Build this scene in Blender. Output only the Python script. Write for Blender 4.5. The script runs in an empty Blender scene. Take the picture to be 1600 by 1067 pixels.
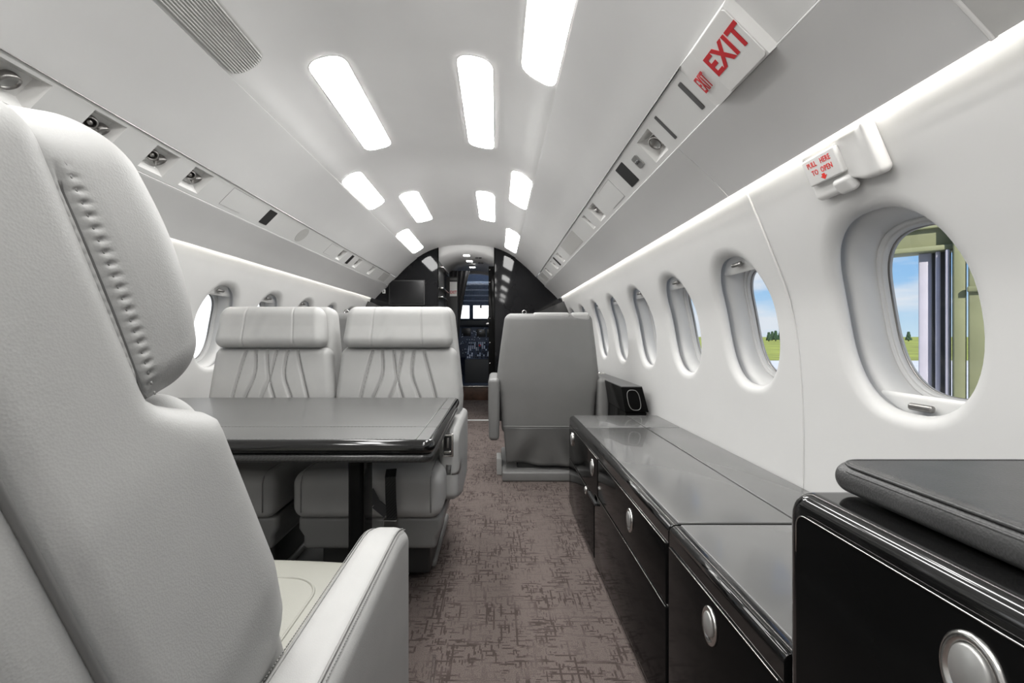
import bpy, bmesh, math, random
from mathutils import Vector, Matrix
random.seed(7)
SC = bpy.context.scene
COL = SC.collection
PI = math.pi
H = 0.93            # camera height above the cabin floor
CX = -0.33          # centre line of the fuselage
YB = 4.95           # front bulkhead
YA = -2.3           # aft end of the cabin that is built

# ------------------------------------------------------------------ camera
cam = bpy.data.cameras.new('camera'); camo = bpy.data.objects.new('camera', cam); COL.objects.link(camo)
cam.sensor_width = 36; cam.lens = 16.0; cam.shift_x = 0.015; cam.shift_y = -0.0059
cam.clip_start = 0.02; cam.clip_end = 600
camo.location = (0, 0, H); camo.rotation_euler = (PI/2, 0, 0)
SC.camera = camo
# ------------------------------------------------------------------ exposure
SC.view_settings.view_transform = 'Standard'; SC.view_settings.look = 'None'
SC.view_settings.exposure = 0.56; SC.view_settings.gamma = 1; SC.view_settings.use_curve_mapping = False
LAMP = 16.0          # ceiling diffusers
COVE = 17.0         # light strips behind the valances
# ------------------------------------------------------------------ sky
w = bpy.data.worlds.new('sky'); SC.world = w; w.use_nodes = True
nt = w.node_tree; nt.nodes.clear()
def N(t, **k):
    n = nt.nodes.new(t)
    for a, b in k.items(): setattr(n, a, b)
    return n
tc = N('ShaderNodeTexCoord'); sp = N('ShaderNodeSeparateXYZ'); nt.links.new(tc.outputs['Generated'], sp.inputs[0])
cr = N('ShaderNodeValToRGB'); nt.links.new(sp.outputs['Z'], cr.inputs[0])
e = cr.color_ramp.elements; e[0].position = 0.0; e[0].color = (.55, .72, .85, 1); e[1].position = .45; e[1].color = (.07, .22, .60, 1)
m_ = cr.color_ramp.elements.new(.10); m_.color = (.30, .54, .84, 1)
mp = N('ShaderNodeMapping'); mp.inputs['Scale'].default_value = (1.6, 1.6, 7.0); nt.links.new(tc.outputs['Generated'], mp.inputs[0])
no = N('ShaderNodeTexNoise'); no.inputs['Scale'].default_value = 2.2; no.inputs['Detail'].default_value = 7; nt.links.new(mp.outputs[0], no.inputs['Vector'])
c2 = N('ShaderNodeValToRGB'); c2.color_ramp.elements[0].position = .47; c2.color_ramp.elements[1].position = .62; nt.links.new(no.outputs[0], c2.inputs[0])
mx = N('ShaderNodeMixRGB'); nt.links.new(c2.outputs[0], mx.inputs[0]); nt.links.new(cr.outputs[0], mx.inputs[1]); mx.inputs[2].default_value = (.72, .77, .84, 1)
bg = N('ShaderNodeBackground'); bg.inputs[1].default_value = 0.72; nt.links.new(mx.outputs[0], bg.inputs[0])
ou = N('ShaderNodeOutputWorld'); nt.links.new(bg.outputs[0], ou.inputs[0])
# ------------------------------------------------------------------ sun, from behind and above, nearly along the fuselage
sl = bpy.data.lights.new('sun', 'SUN'); sl.energy = 4.2; sl.angle = .01; sl.color = (1, .96, .9)
so = bpy.data.objects.new('sun', sl); COL.objects.link(so)
so.rotation_euler = Vector((0, 1, -.60)).to_track_quat('-Z', 'Y').to_euler()

# ================================================================== materials
def mat(name, col, rough=.5, metal=0, coat=0, noise=0, nscale=40, bump=0, bscale=300, spec=.5, emit=None, es=0, kind='noise'):
    m = bpy.data.materials.new(name); m.use_nodes = True
    t = m.node_tree; b = t.nodes['Principled BSDF']
    b.inputs['Base Color'].default_value = (*col, 1); b.inputs['Roughness'].default_value = rough
    b.inputs['Metallic'].default_value = metal; b.inputs['Coat Weight'].default_value = coat; b.inputs['Coat Roughness'].default_value = .04
    b.inputs['Specular IOR Level'].default_value = spec
    g = t.nodes.new('ShaderNodeTexCoord')
    if noise:
        n = t.nodes.new('ShaderNodeTexNoise'); n.inputs['Scale'].default_value = nscale; n.inputs['Detail'].default_value = 4
        t.links.new(g.outputs['Object'], n.inputs['Vector'])
        r = t.nodes.new('ShaderNodeValToRGB'); r.color_ramp.elements[0].position = .3; r.color_ramp.elements[1].position = .7
        r.color_ramp.elements[0].color = (*[c*(1-noise) for c in col], 1); r.color_ramp.elements[1].color = (*[min(1, c*(1+noise)) for c in col], 1)
        t.links.new(n.outputs[0], r.inputs[0]); t.links.new(r.outputs[0], b.inputs['Base Color'])
    if bump:
        n = t.nodes.new('ShaderNodeTexVoronoi' if kind == 'voronoi' else 'ShaderNodeTexNoise'); n.inputs['Scale'].default_value = bscale
        t.links.new(g.outputs['Object'], n.inputs['Vector'])
        bp = t.nodes.new('ShaderNodeBump'); bp.inputs['Strength'].default_value = bump; bp.inputs['Distance'].default_value = .002
        t.links.new(n.outputs[0], bp.inputs['Height']); t.links.new(bp.outputs[0], b.inputs['Normal'])
    if emit:
        b.inputs['Emission Color'].default_value = (*emit, 1); b.inputs['Emission Strength'].default_value = es
    return m
M = {}
M['white'] = mat('white_panel', (.60, .598, .590), .42, noise=.015, nscale=6, bump=.03, bscale=120)
M['dome'] = mat('ceiling_vault', (.80, .798, .792), .34, noise=.015, nscale=5, bump=.02, bscale=90)  # colour lightened to make up for the weaker light on the vault
M['ceil'] = mat('ceiling_panel', (.60, .598, .593), .32, noise=.015, nscale=5, bump=.02, bscale=90)  # same ceiling white, darkened to offset stronger light on the side panels
M['rail'] = mat('service_rail', (.66, .66, .65), .4, bump=.02, bscale=200)
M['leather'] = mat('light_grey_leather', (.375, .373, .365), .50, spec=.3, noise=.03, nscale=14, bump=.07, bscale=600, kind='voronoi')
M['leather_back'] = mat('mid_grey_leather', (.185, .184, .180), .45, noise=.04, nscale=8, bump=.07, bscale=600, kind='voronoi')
M['leather_skirt'] = mat('dark_grey_leather', (.115, .115, .112), .4, noise=.04, nscale=8, bump=.07, bscale=600)
M['seam'] = mat('seam_shadow', (.13, .129, .125), .7, bump=.05)
M['thread'] = mat('thread', (.24, .238, .23), .6, bump=.05)
M['cream'] = mat('cream_leather', (.30, .297, .262), .42, noise=.03, nscale=10, bump=.06, bscale=600, kind='voronoi')
M['gloss'] = mat('gloss_black_lacquer', (.005, .005, .005), .10, spec=.05, noise=.2, nscale=4)
M['edge'] = mat('gloss_black_edge', (.006, .006, .006), .10, spec=.5, coat=.3, noise=.2, nscale=4)
M['bulk'] = mat('black_bulkhead', (.007, .007, .008), .05, spec=.25, noise=.2, nscale=3)
M['satin'] = mat('grey_satin_top', (.12, .12, .119), .25, coat=.35, noise=.05, nscale=3, bump=.01, bscale=300)
M['tabletop'] = mat('dark_leather_inlay', (.10, .10, .098), .33, noise=.08, nscale=5, bump=.2, bscale=500, coat=.25, kind='voronoi')
M['blackleather'] = mat('black_leather', (.05, .05, .05), .38, noise=.15, nscale=20, bump=.18, bscale=380, kind='voronoi')
M['dark'] = mat('dark_plastic', (.02, .02, .02), .5, bump=.03)
M['darkgrey'] = mat('dark_grey_metal', (.09, .09, .09), .4, noise=.05)
M['fabric'] = mat('dark_grey_curtain', (.05, .05, .052), .9, bump=.3, bscale=500)
M['chrome'] = mat('brushed_metal', (.62, .61, .59), .22, metal=1, noise=.04, nscale=30)
M['steel'] = mat('dull_metal', (.32, .31, .30), .35, metal=1, noise=.05, nscale=30)
M['silver'] = mat('satin_silver', (.40, .40, .39), .35, metal=.6, noise=.03, nscale=30)
M['red'] = mat('red_print', (.52, .012, .018), .5, noise=.03)
M['redpull'] = mat('bright_red_print', (.75, .03, .02), .5, noise=.03)
M['sign'] = mat('sign_plastic', (.72, .715, .70), .3, noise=.01)
M['lamp'] = mat('lit_diffuser', (.9, .9, .9), .5, emit=(1, .993, .975), es=LAMP, noise=.01)
M['lampfar'] = mat('lit_spot', (.9, .9, .9), .5, emit=(1, .98, .95), es=16, noise=.01)
M['cove'] = mat('cove_strip', (.9, .9, .9), .5, emit=(1, .975, .92), es=COVE, noise=.01)
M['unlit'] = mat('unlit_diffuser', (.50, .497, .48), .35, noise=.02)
M['pan'] = mat('floor_pan', (.10, .10, .098), .45, noise=.05, nscale=6, bump=.05)
M['panlight'] = mat('seat_track_cover', (.42, .42, .41), .45, noise=.04)
M['wood'] = mat('brown_wood', (.085, .045, .03), .4, noise=.35, nscale=12)
M['screen'] = mat('dark_screen', (.003, .003, .004), .25, noise=.1)
M['blue'] = mat('cockpit_blue_grey', (.55, .66, .85), .5, noise=.15, nscale=20)
M['cock'] = mat('cockpit_dark', (.06, .075, .11), .5, noise=.15, nscale=20)
M['knob'] = mat('knob_light', (.75, .8, .88), .4, noise=.1)
M['olive'] = mat('olive_metal', (.21, .22, .12), .6, noise=.12, nscale=1.2)
M['lilac'] = mat('pale_metal_door', (.46, .44, .50), .5, noise=.06, nscale=2)
M['whiteout'] = mat('white_wall', (.88, .88, .87), .7, noise=.01, nscale=1)
M['grass'] = mat('grass', (.30, .33, .045), .9, noise=.35, nscale=.25)
M['apron'] = mat('concrete', (.60, .61, .61), .85, noise=.08, nscale=.4)
M['leaf'] = mat('conifer_leaf', (.02, .05, .02), .9, noise=.4, nscale=3)
M['bark'] = mat('bark', (.06, .045, .03), .9, noise=.3, nscale=6)
# window glass: clear with a faint reflection
g = bpy.data.materials.new('window_glass'); g.use_nodes = True; t = g.node_tree; t.nodes.clear()
a = t.nodes.new('ShaderNodeBsdfTransparent'); a.inputs[0].default_value = (.97, .98, .98, 1); b = t.nodes.new('ShaderNodeBsdfGlossy'); b.inputs['Roughness'].default_value = .02
mi = t.nodes.new('ShaderNodeMixShader'); mi.inputs[0].default_value = .04; o_ = t.nodes.new('ShaderNodeOutputMaterial')
t.links.new(a.outputs[0], mi.inputs[1]); t.links.new(b.outputs[0], mi.inputs[2]); t.links.new(mi.outputs[0], o_.inputs[0])
M['glass'] = g
# carpet with an irregular woven crosshatch
m = mat('patterned_carpet', (.13, .10, .09), .95); t = m.node_tree; b = t.nodes['Principled BSDF']
tcn = t.nodes.new('ShaderNodeTexCoord')
def ln(scale, rot, lo, hi, sc2=5.0):
    mp = t.nodes.new('ShaderNodeMapping'); mp.inputs['Scale'].default_value = [c*(.6 if max(scale) > 2 else 1) for c in scale]; mp.inputs['Rotation'].default_value[2] = rot
    t.links.new(tcn.outputs['Object'], mp.inputs[0])
    n = t.nodes.new('ShaderNodeTexNoise'); n.inputs['Scale'].default_value = sc2; n.inputs['Detail'].default_value = 1.5
    t.links.new(mp.outputs[0], n.inputs['Vector'])
    r = t.nodes.new('ShaderNodeValToRGB'); r.color_ramp.elements[0].position = lo; r.color_ramp.elements[1].position = hi
    r.color_ramp.elements[0].color = (0, 0, 0, 1); r.color_ramp.elements[1].color = (1, 1, 1, 1)
    t.links.new(n.outputs[0], r.inputs[0]); return r.outputs[0]
def mth(op, a, b_):
    n = t.nodes.new('ShaderNodeMath'); n.operation = op
    for i, v in enumerate((a, b_)):
        if isinstance(v, (int, float)): n.inputs[i].default_value = v
        else: t.links.new(v, n.inputs[i])
    return n.outputs[0]
def rows(axis, cell, freq, lo, hi):
    sp_ = t.nodes.new('ShaderNodeSeparateXYZ'); t.links.new(tcn.outputs['Object'], sp_.inputs[0])
    al, ac = (sp_.outputs[0], sp_.outputs[1]) if axis == 'x' else (sp_.outputs[1], sp_.outputs[0])
    cb = t.nodes.new('ShaderNodeCombineXYZ'); t.links.new(mth('MULTIPLY', al, freq), cb.inputs[0]); t.links.new(mth('MULTIPLY', mth('SNAP', ac, cell), 377.0), cb.inputs[1])
    n = t.nodes.new('ShaderNodeTexNoise'); n.inputs['Scale'].default_value = 1.0; n.inputs['Detail'].default_value = 1.0; t.links.new(cb.outputs[0], n.inputs['Vector'])
    r = t.nodes.new('ShaderNodeValToRGB'); r.color_ramp.elements[0].position = lo; r.color_ramp.elements[1].position = hi; t.links.new(n.outputs[0], r.inputs[0]); return r.outputs[0]
lx = rows('x', .006, 10, .60, .625); ly = rows('y', .006, 10, .60, .625)
lx2 = rows('x', .004, 22, .61, .64); ly2 = rows('y', .004, 22, .61, .64)
patch = ln((1, 1, 1), 0, .40, .52, 7.0)
L = mth('MAXIMUM', mth('MAXIMUM', lx, ly), mth('MAXIMUM', lx2, ly2))
L = mth('MULTIPLY', L, mth('ADD', mth('MULTIPLY', patch, .75), .25))
pile = ln((1, 1, 1), 0, .3, .7, 380.0)
mixa = t.nodes.new('ShaderNodeMixRGB'); mixa.inputs[1].default_value = (.105, .082, .075, 1); mixa.inputs[2].default_value = (.205, .166, .152, 1); t.links.new(pile, mixa.inputs[0])
mixb = t.nodes.new('ShaderNodeMixRGB'); t.links.new(mth('MULTIPLY', L, .8), mixb.inputs[0]); t.links.new(mixa.outputs[0], mixb.inputs[1]); mixb.inputs[2].default_value = (.045, .030, .026, 1)
t.links.new(mixb.outputs[0], b.inputs['Base Color'])
bp = t.nodes.new('ShaderNodeBump'); bp.inputs['Strength'].default_value = .6; bp.inputs['Distance'].default_value = .003; t.links.new(pile, bp.inputs['Height']); t.links.new(bp.outputs[0], b.inputs['Normal'])
M['carpet'] = m
# carbon weave for table apron and seat belts
m = mat('carbon_weave', (.03, .03, .03), .3, coat=.3); t = m.node_tree; b = t.nodes['Principled BSDF']
tcn = t.nodes.new('ShaderNodeTexCoord'); mp = t.nodes.new('ShaderNodeMapping'); mp.inputs['Rotation'].default_value = (.0, .785, .785); t.links.new(tcn.outputs['Object'], mp.inputs[0])
ck = t.nodes.new('ShaderNodeTexChecker'); ck.inputs['Scale'].default_value = 260; ck.inputs[1].default_value = (.012, .012, .012, 1); ck.inputs[2].default_value = (.035, .035, .035, 1)
t.links.new(mp.outputs[0], ck.inputs[0]); t.links.new(ck.outputs[0], b.inputs['Base Color']); M['carbon'] = m

# ================================================================== mesh helpers
def link(name, verts, faces, material, parent=None, smooth=True, mw=None):
    me = bpy.data.meshes.new(name); me.from_pydata([tuple(v) for v in verts], [], faces)
    bm = bmesh.new(); bm.from_mesh(me); bmesh.ops.remove_doubles(bm, verts=bm.verts, dist=1e-6); bmesh.ops.recalc_face_normals(bm, faces=bm.faces); bm.to_mesh(me); bm.free()
    if smooth: me.shade_smooth() if hasattr(me, 'shade_smooth') else None
    me.materials.append(M[material] if isinstance(material, str) else material)
    o = bpy.data.objects.new(name, me); COL.objects.link(o)
    if mw is not None: o.matrix_world = mw
    if parent is not None: o.parent = parent
    return o
class G:
    """collects geometry of one part"""
    def __init__(s): s.v = []; s.f = []
    def add(s, v, f, mt=None):
        n = len(s.v); s.v += [(mt @ Vector(p)) if mt is not None else Vector(p) for p in v]; s.f += [[n+i for i in q] for q in f]; return s
    def obj(s, name, material, parent=None, smooth=True, mw=None): return link(name, s.v, s.f, material, parent, smooth, mw)
def T(x, y, z): return Matrix.Translation((x, y, z))
def R(a, ax): return Matrix.Rotation(a, 4, ax)
def rb(sx, sy, sz, r=.003, n=(1, 1, 1), k=3, f=None):
    """rounded box centred on the origin"""
    h = (sx/2, sy/2, sz/2); r = min(r, min(h)*.999)
    ax = []
    for i in range(3):
        a = h[i]-r; c = [-a-r*math.tan(PI/4*(1-j/k)) for j in range(k)]
        c += [-a+2*a*j/n[i] for j in range(n[i]+1)]
        c += [a+r*math.tan(PI/4*(j+1)/k) for j in range(k)]
        ax.append(c)
    vs = []; fs = []; key = {}
    def vid(p):
        q = tuple(round(c, 7) for c in p)
        if q in key: return key[q]
        inn = [max(-(h[i]-r), min(h[i]-r, p[i])) for i in range(3)]
        d = Vector([p[i]-inn[i] for i in range(3)])
        if d.length > 0: d = d.normalized()*r
        o = Vector(inn)+d
        if f: o = Vector(f(o))
        key[q] = len(vs); vs.append(o); return key[q]
    for i in range(3):
        j, l = (i+1) % 3, (i+2) % 3
        for sgn in (-1, 1):
            for a in range(len(ax[j])-1):
                for b in range(len(ax[l])-1):
                    q = []
                    for (aa, bb) in ((a, b), (a+1, b), (a+1, b+1), (a, b+1)):
                        p = [0, 0, 0]; p[i] = sgn*h[i]; p[j] = ax[j][aa]; p[l] = ax[l][bb]; q.append(vid(p))
                    fs.append(q if sgn > 0 else q[::-1])
    return vs, fs
def bx(x0, x1, y0, y1, z0, z1, r=.003, k=2):
    v, f = rb(abs(x1-x0), abs(y1-y0), abs(z1-z0), r, k=k); c = Vector(((x0+x1)/2, (y0+y1)/2, (z0+z1)/2))
    return [p+c for p in v], f
def box(name, x0, x1, y0, y1, z0, z1, m, parent=None, r=.003, k=2):
    v, f = bx(x0, x1, y0, y1, z0, z1, r, k); return link(name, v, f, m, parent)
def tube(pts, r, n=8, closed=False, cap=True):
    pts = [Vector(p) for p in pts]; vs = []; fs = []; L = len(pts); up = None
    for i, p in enumerate(pts):
        a = pts[i-1] if (i > 0 or closed) else p; b = pts[(i+1) % L] if (i < L-1 or closed) else p
        d = (b-a).normalized()
        if up is None: up = Vector((0, 0, 1)) if abs(d.z) < .9 else Vector((1, 0, 0))
        s = d.cross(up).normalized(); up = s.cross(d).normalized()
        rr = r[i] if isinstance(r, (list, tuple)) else r
        for j in range(n):
            t = 2*PI*j/n; vs.append(p+s*math.cos(t)*rr+up*math.sin(t)*rr)
    for i in range(L if closed else L-1):
        for j in range(n):
            k = (j+1) % n; i2 = (i+1) % L; fs.append([i*n+j, i*n+k, i2*n+k, i2*n+j])
    if cap and not closed: fs.append(list(range(n))[::-1]); fs.append([(L-1)*n+j for j in range(n)])
    return vs, fs
def lathe(prof, n=24, axis='z', sx=1, sy=1, cap=True):
    vs = []; fs = []
    for (r, z) in prof:
        for j in range(n): a = 2*PI*j/n; vs.append((r*math.cos(a)*sx, r*math.sin(a)*sy, z))
    for i in range(len(prof)-1):
        for j in range(n): k = (j+1) % n; fs.append([i*n+j, i*n+k, (i+1)*n+k, (i+1)*n+j])
    if cap:
        if prof[0][0] > 1e-5: fs.append(list(range(n))[::-1])
        if prof[-1][0] > 1e-5: fs.append([(len(prof)-1)*n+j for j in range(n)])
    return vs, fs
def extr(poly, y0, y1, close=True, ny=1):
    """extrude an (x,z) outline along y"""
    n = len(poly); vs = []; fs = []
    for k in range(ny+1):
        y = y0+(y1-y0)*k/ny; vs += [(p[0], y, p[1]) for p in poly]
    for k in range(ny):
        for i in range(n if close else n-1): j = (i+1) % n; fs.append([k*n+i, k*n+j, (k+1)*n+j, (k+1)*n+i])
    if close: fs.append(list(range(n))); fs.append([ny*n+i for i in range(n)][::-1])
    return vs, fs
def prism(poly, d0, d1):
    """poly in local xy, thickness in z"""
    n = len(poly); vs = [(p[0], p[1], d0) for p in poly]+[(p[0], p[1], d1) for p in poly]
    fs = [[i, (i+1) % n, n+(i+1) % n, n+i] for i in range(n)]+[list(range(n))[::-1], [n+i for i in range(n)]]
    return vs, fs
def rrect(x0, x1, y0, y1, r, k=5):
    p = []
    for cx, cy, a0 in ((x1-r, y1-r, 0), (x0+r, y1-r, PI/2), (x0+r, y0+r, PI), (x1-r, y0+r, 1.5*PI)):
        for i in range(k+1): a = a0+PI/2*i/k; p.append((cx+r*math.cos(a), cy+r*math.sin(a)))
    return p
def lin(pts, t):
    """interpolate a table of (key, value)"""
    if t <= pts[0][0]: return pts[0][1]
    for (a, b), (c, d) in zip(pts, pts[1:]):
        if t <= c: return b+(d-b)*(t-a)/(c-a)
    return pts[-1][1]
def smoothtab(pts, n=8):
    """Catmull-Rom refinement of a table of points"""
    o = []
    for i in range(len(pts)-1):
        p0 = pts[max(i-1, 0)]; p1 = pts[i]; p2 = pts[i+1]; p3 = pts[min(i+2, len(pts)-1)]
        for j in range(n):
            t = j/n; o.append(tuple(.5*((2*b)+(-a+c)*t+(2*a-5*b+4*c-d)*t*t+(-a+3*b-3*c+d)*t**3) for a, b, c, d in zip(p0, p1, p2, p3)))
    o.append(pts[-1]); return o
def thing(name, label, cat, loc=(0, 0, 0), group=None, mw=None):
    o = bpy.data.objects.new(name, None); COL.objects.link(o); o.empty_display_size = .05
    if mw is not None: o.matrix_world = mw
    else: o.location = loc
    if label: o['label'] = label
    if cat: o['category'] = cat
    if group: o['group'] = group
    return o
def tag(o, label, cat, group=None, kind=None):
    o['label'] = label; o['category'] = cat
    if group: o['group'] = group
    if kind: o['kind'] = kind
    return o
def struct(o, label, cat='wall'):
    o['kind'] = 'structure'; o['label'] = label; o['category'] = cat; return o
def text_mesh(body, size, parent, material, mw, name='lettering', bold=.012, depth=.0006, spacing=1.0, sx=1.0):
    c = bpy.data.curves.new('txt', 'FONT'); c.body = body; c.size = size; c.extrude = depth; c.offset = bold*size; c.align_x = 'CENTER'; c.align_y = 'CENTER'; c.space_character = spacing; c.resolution_u = 2
    o = bpy.data.objects.new('txt', c); me = bpy.data.meshes.new_from_object(o)
    me.transform(Matrix.Diagonal((sx, 1, 1, 1))); me.materials.clear(); me.materials.append(M[material]); me.name = name
    bpy.data.objects.remove(o); bpy.data.curves.remove(c)
    r = bpy.data.objects.new(name, me); COL.objects.link(r); r.parent = parent; r.matrix_local = mw; return r

# ================================================================== cabin shell
WALL = smoothtab([(-.93, 1.10), (-.6, 1.172), (-.388, 1.191), (-.136, 1.186), (.061, 1.163), (.187, 1.123), (.40, 1.035), (.50, .985), (.60, .90)], 6)
def xw(z): return lin(WALL, z)          # half width of the cabin, z measured from eye level
def WP(side, y, z, d=0): return Vector((CX+side*(xw(z)+d), y, H+z))
WZ0 = .048; WHW, WHH, WN = .155, .214, 2.4; PHW, PHH = .235, .268
def sup(th, n=WN): c, s = abs(math.cos(th)), abs(math.sin(th)); return (c**n+s**n)**(-1/n)
def wall_section(G_, side, y0, y1, wins):
    ylines = [y0]
    cuts = sorted(wins)
    segs = []; cur = y0
    for c in cuts:
        a, b = max(c-PHW, y0), min(c+PHW, y1)
        if a-cur > 1e-4: segs.append((cur, a, None))
        segs.append((a, b, c)); cur = b
    if y1-cur > 1e-4: segs.append((cur, y1, None))
    zt, zb = WZ0+PHH, WZ0-PHH
    K = 14
    def strip(ys, zs):
        for i in range(len(ys)-1):
            for j in range(len(zs)-1):
                G_.add([WP(side, ys[i], zs[j]), WP(side, ys[i+1], zs[j]), WP(side, ys[i+1], zs[j+1]), WP(side, ys[i], zs[j+1])], [[0, 1, 2, 3]])
    zup = [zt+(.57-zt)*i/8 for i in range(9)]; zdn = [-.93+(zb+.93)*i/14 for i in range(15)]
    for a, b, c in segs:
        ys = [a+(b-a)*i/K for i in range(K+1)] if c is not None else [a+(b-a)*i/max(1, int((b-a)/.2)) for i in range(max(1, int((b-a)/.2))+1)]
        strip(ys, zup); strip(ys, zdn)
        zmid = [zb+(zt-zb)*i/K for i in range(K+1)]
        if c is None: strip(ys, zmid); continue
        rim = [(y, zb) for y in ys]+[(b, z) for z in zmid[1:]]+[(y, zt) for y in ys[::-1][1:]]+[(a, z) for z in zmid[::-1][1:-1]]
        rings = []
        fl = .030
        for t_ in (0, .2, .4, .6, .8, 1):
            ring = []
            for (y, z) in rim:
                th = math.atan2((z-WZ0)/WHH, (y-c)/WHW); r = sup(th)
                oy, oz = c+r*math.cos(th)*(WHW+fl), WZ0+r*math.sin(th)*(WHH+fl)
                ring.append((y+(oy-y)*t_, z+(oz-z)*t_, 0))
            rings.append(ring)
        for e_, d_ in ((.025, .0006), (.019, .0022), (.013, .005), (.007, .0095), (.003, .015), (.0008, .020), (0, .024), (.0004, .027), (.004, .0285)):
            ring = []
            for (y, z) in rim:
                th = math.atan2((z-WZ0)/WHH, (y-c)/WHW); r = sup(th)
                ring.append((c+r*math.cos(th)*(WHW+e_), WZ0+r*math.sin(th)*(WHH+e_), d_))
            rings.append(ring)
        n = len(rim)
        for i in range(len(rings)-1):
            for j in range(n):
                k = (j+1) % n
                G_.add([WP(side, *rings[i][j]), WP(side, *rings[i][k]), WP(side, *rings[i+1][k]), WP(side, *rings[i+1][j])], [[0, 1, 2, 3]])
RW = [-1.7, -1.17, -.64, -.11+.27, .955, 1.53, 2.055, 2.58, 3.105, 3.63, 4.155, 4.68]
LW = [-1.70, -1.18, -.66, -.14, .38, .90, 1.40, 1.91, 2.42, 2.93, 3.45, 3.97, 4.47]
RWf = [y for y in RW if y > 1.3]; RWa = [y for y in RW if y < .5]
g_ = G(); wall_section(g_, 1, YA, .60, RWa); wall_section(g_, 1, 1.279, YB+.02, RWf)
wr = struct(g_.obj('wall_right', 'white'), 'white curved sidewall panel with oval windows on the right')
g_ = G(); wall_section(g_, -1, YA, YB+.02, LW)
wl = struct(g_.obj('wall_left', 'white'), 'white curved sidewall panel with oval windows on the left')
g_ = G(); wall_section(g_, 1, .603, 1.276, [.955])
dr = struct(g_.obj('door_1', 'white'), 'white emergency exit hatch around the nearest right window', 'door')
for yy in (1.2775, .6015):      # bead around the hatch
    zz = [-.7+1.14*i/30 for i in range(31)]
    g2 = G().add(*tube([WP(1, yy, z, -.0005 if z < .05 else -.003) for z in zz], .0035 if yy > 1 else .002, 8)); g2.obj('hatch_bead', 'white', dr)

win_no = 0
def window(side, c, shade='top'):
    global win_no; win_no += 1
    root = thing('window_%d' % win_no, None, None)
    root['kind'] = 'structure'; root['category'] = 'window'
    s = 'right' if side > 0 else 'left'
    O = ('first', 'second', 'third', 'fourth', 'fifth', 'sixth', 'seventh', 'eighth', 'ninth')
    vis = [y for y in (RW if side > 0 else LW) if y > (.9 if side > 0 else 2.3)]
    if c in vis:
        root['label'] = ('large nearest oval window in the right exit hatch, hangar door outside' if c == .955 else 'oval window of the right sidewall, %s from the camera' % O[vis.index(c)] if side > 0 else 'oval window of the left sidewall, %s past the foreground headrest' % O[vis.index(c)])
    else: root['label'] = 'oval window of the %s sidewall hidden beside or behind the camera, %s from aft' % (s, O[min(8, (RW if side > 0 else LW).index(c))])
    n = 64
    def ring(hw, hh, d, nn=WN, dz=0):
        o = []
        for j in range(n):
            th = 2*PI*j/n; r = sup(th, nn); o.append(WP(side, c+r*math.cos(th)*hw, WZ0+dz+r*math.sin(th)*hh, d))
        return o
    def loft(rs):
        v = [p for r in rs for p in r]; f = []
        for i in range(len(rs)-1):
            for j in range(n): k = (j+1) % n; f.append([i*n+j, i*n+k, (i+1)*n+k, (i+1)*n+j])
        return v, f
    # flange outside the panel, then the tunnel towards the pane
    v, f = loft([ring(.20, .262, .030), ring(.196, .256, .046), ring(.170, .230, .048), ring(.164, .222, .0485), ring(.158, .214, .054), ring(.150, .204, .068), ring(.145, .198, .088), ring(.142, .195, .104)])
    link('liner', v, f, 'white', root)
    v, f = loft([ring(.1430, .1955, .100), ring(.1405, .1930, .096), ring(.1385, .1900, .100), ring(.1375, .1885, .106), ring(.1355, .186, .103), ring(.1335, .183, .105), ring(.132, .181, .113), ring(.131, .180, .124)])
    link('pane_frame', v, f, 'white', root)
    v, f = loft([ring(.1332, .1822, .1155), ring(.1312, .1805, .1135), ring(.130, .179, .1175)])
    link('seal', v, f, 'steel', root)
        # panes are triangulated from their centre
    v = []; f = []
    for q in (1, .66, .33): v += [WP(side, c+sup(2*PI*j/n)*math.cos(2*PI*j/n)*.1315*q, WZ0+sup(2*PI*j/n)*math.sin(2*PI*j/n)*.1805*q, .118) for j in range(n)]
    for i in range(2):
        for j in range(n): k = (j+1) % n; f.append([i*n+j, i*n+k, (i+1)*n+k, (i+1)*n+j])
    v.append(WP(side, c, WZ0, .118)); f += [[2*n+j, 2*n+(j+1) % n, 3*n] for j in range(n)]
    link('pane', v, f, 'glass', root)
    # pull-down (or pull-up) shade parked at one end of the opening
    sg = 1 if shade == 'top' else -1
    cut = .166 if sg > 0 else .176
    v = []; f = []; m = 24
    for i in range(9):
        z = cut+(.221-cut)*i/8; hw = .166*max(0, 1-min(1, z/.2215)**WN)**(1/WN)
        for j in range(m+1): v.append(WP(side, c-hw+2*hw*j/m, WZ0+sg*z, .046+.004*(i == 0)))
    for i in range(8):
        for j in range(m): a_ = i*(m+1)+j; f.append([a_, a_+1, a_+m+2, a_+m+1])
    sh = link('shade', v, f, 'sign', root)
    zc = WZ0+sg*(cut+.024)
    slope = math.atan2(xw(zc-.01)-xw(zc+.01), .02)
    mw = T(*WP(side, c, zc, .034)) @ R(side*slope, 'Y')
    g3 = G().add(*rb(.012, .056, .015, .0055, k=3), mt=mw).add(*rb(.012, .016, .006, .002), mt=mw @ T(side*.007, 0, 0))
    g3.obj('shade_handle', 'steel', sh)
    return root
for c in RW: window(1, c, 'bottom' if c == .955 else 'top')
for c in LW: window(-1, c, 'top')

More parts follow.
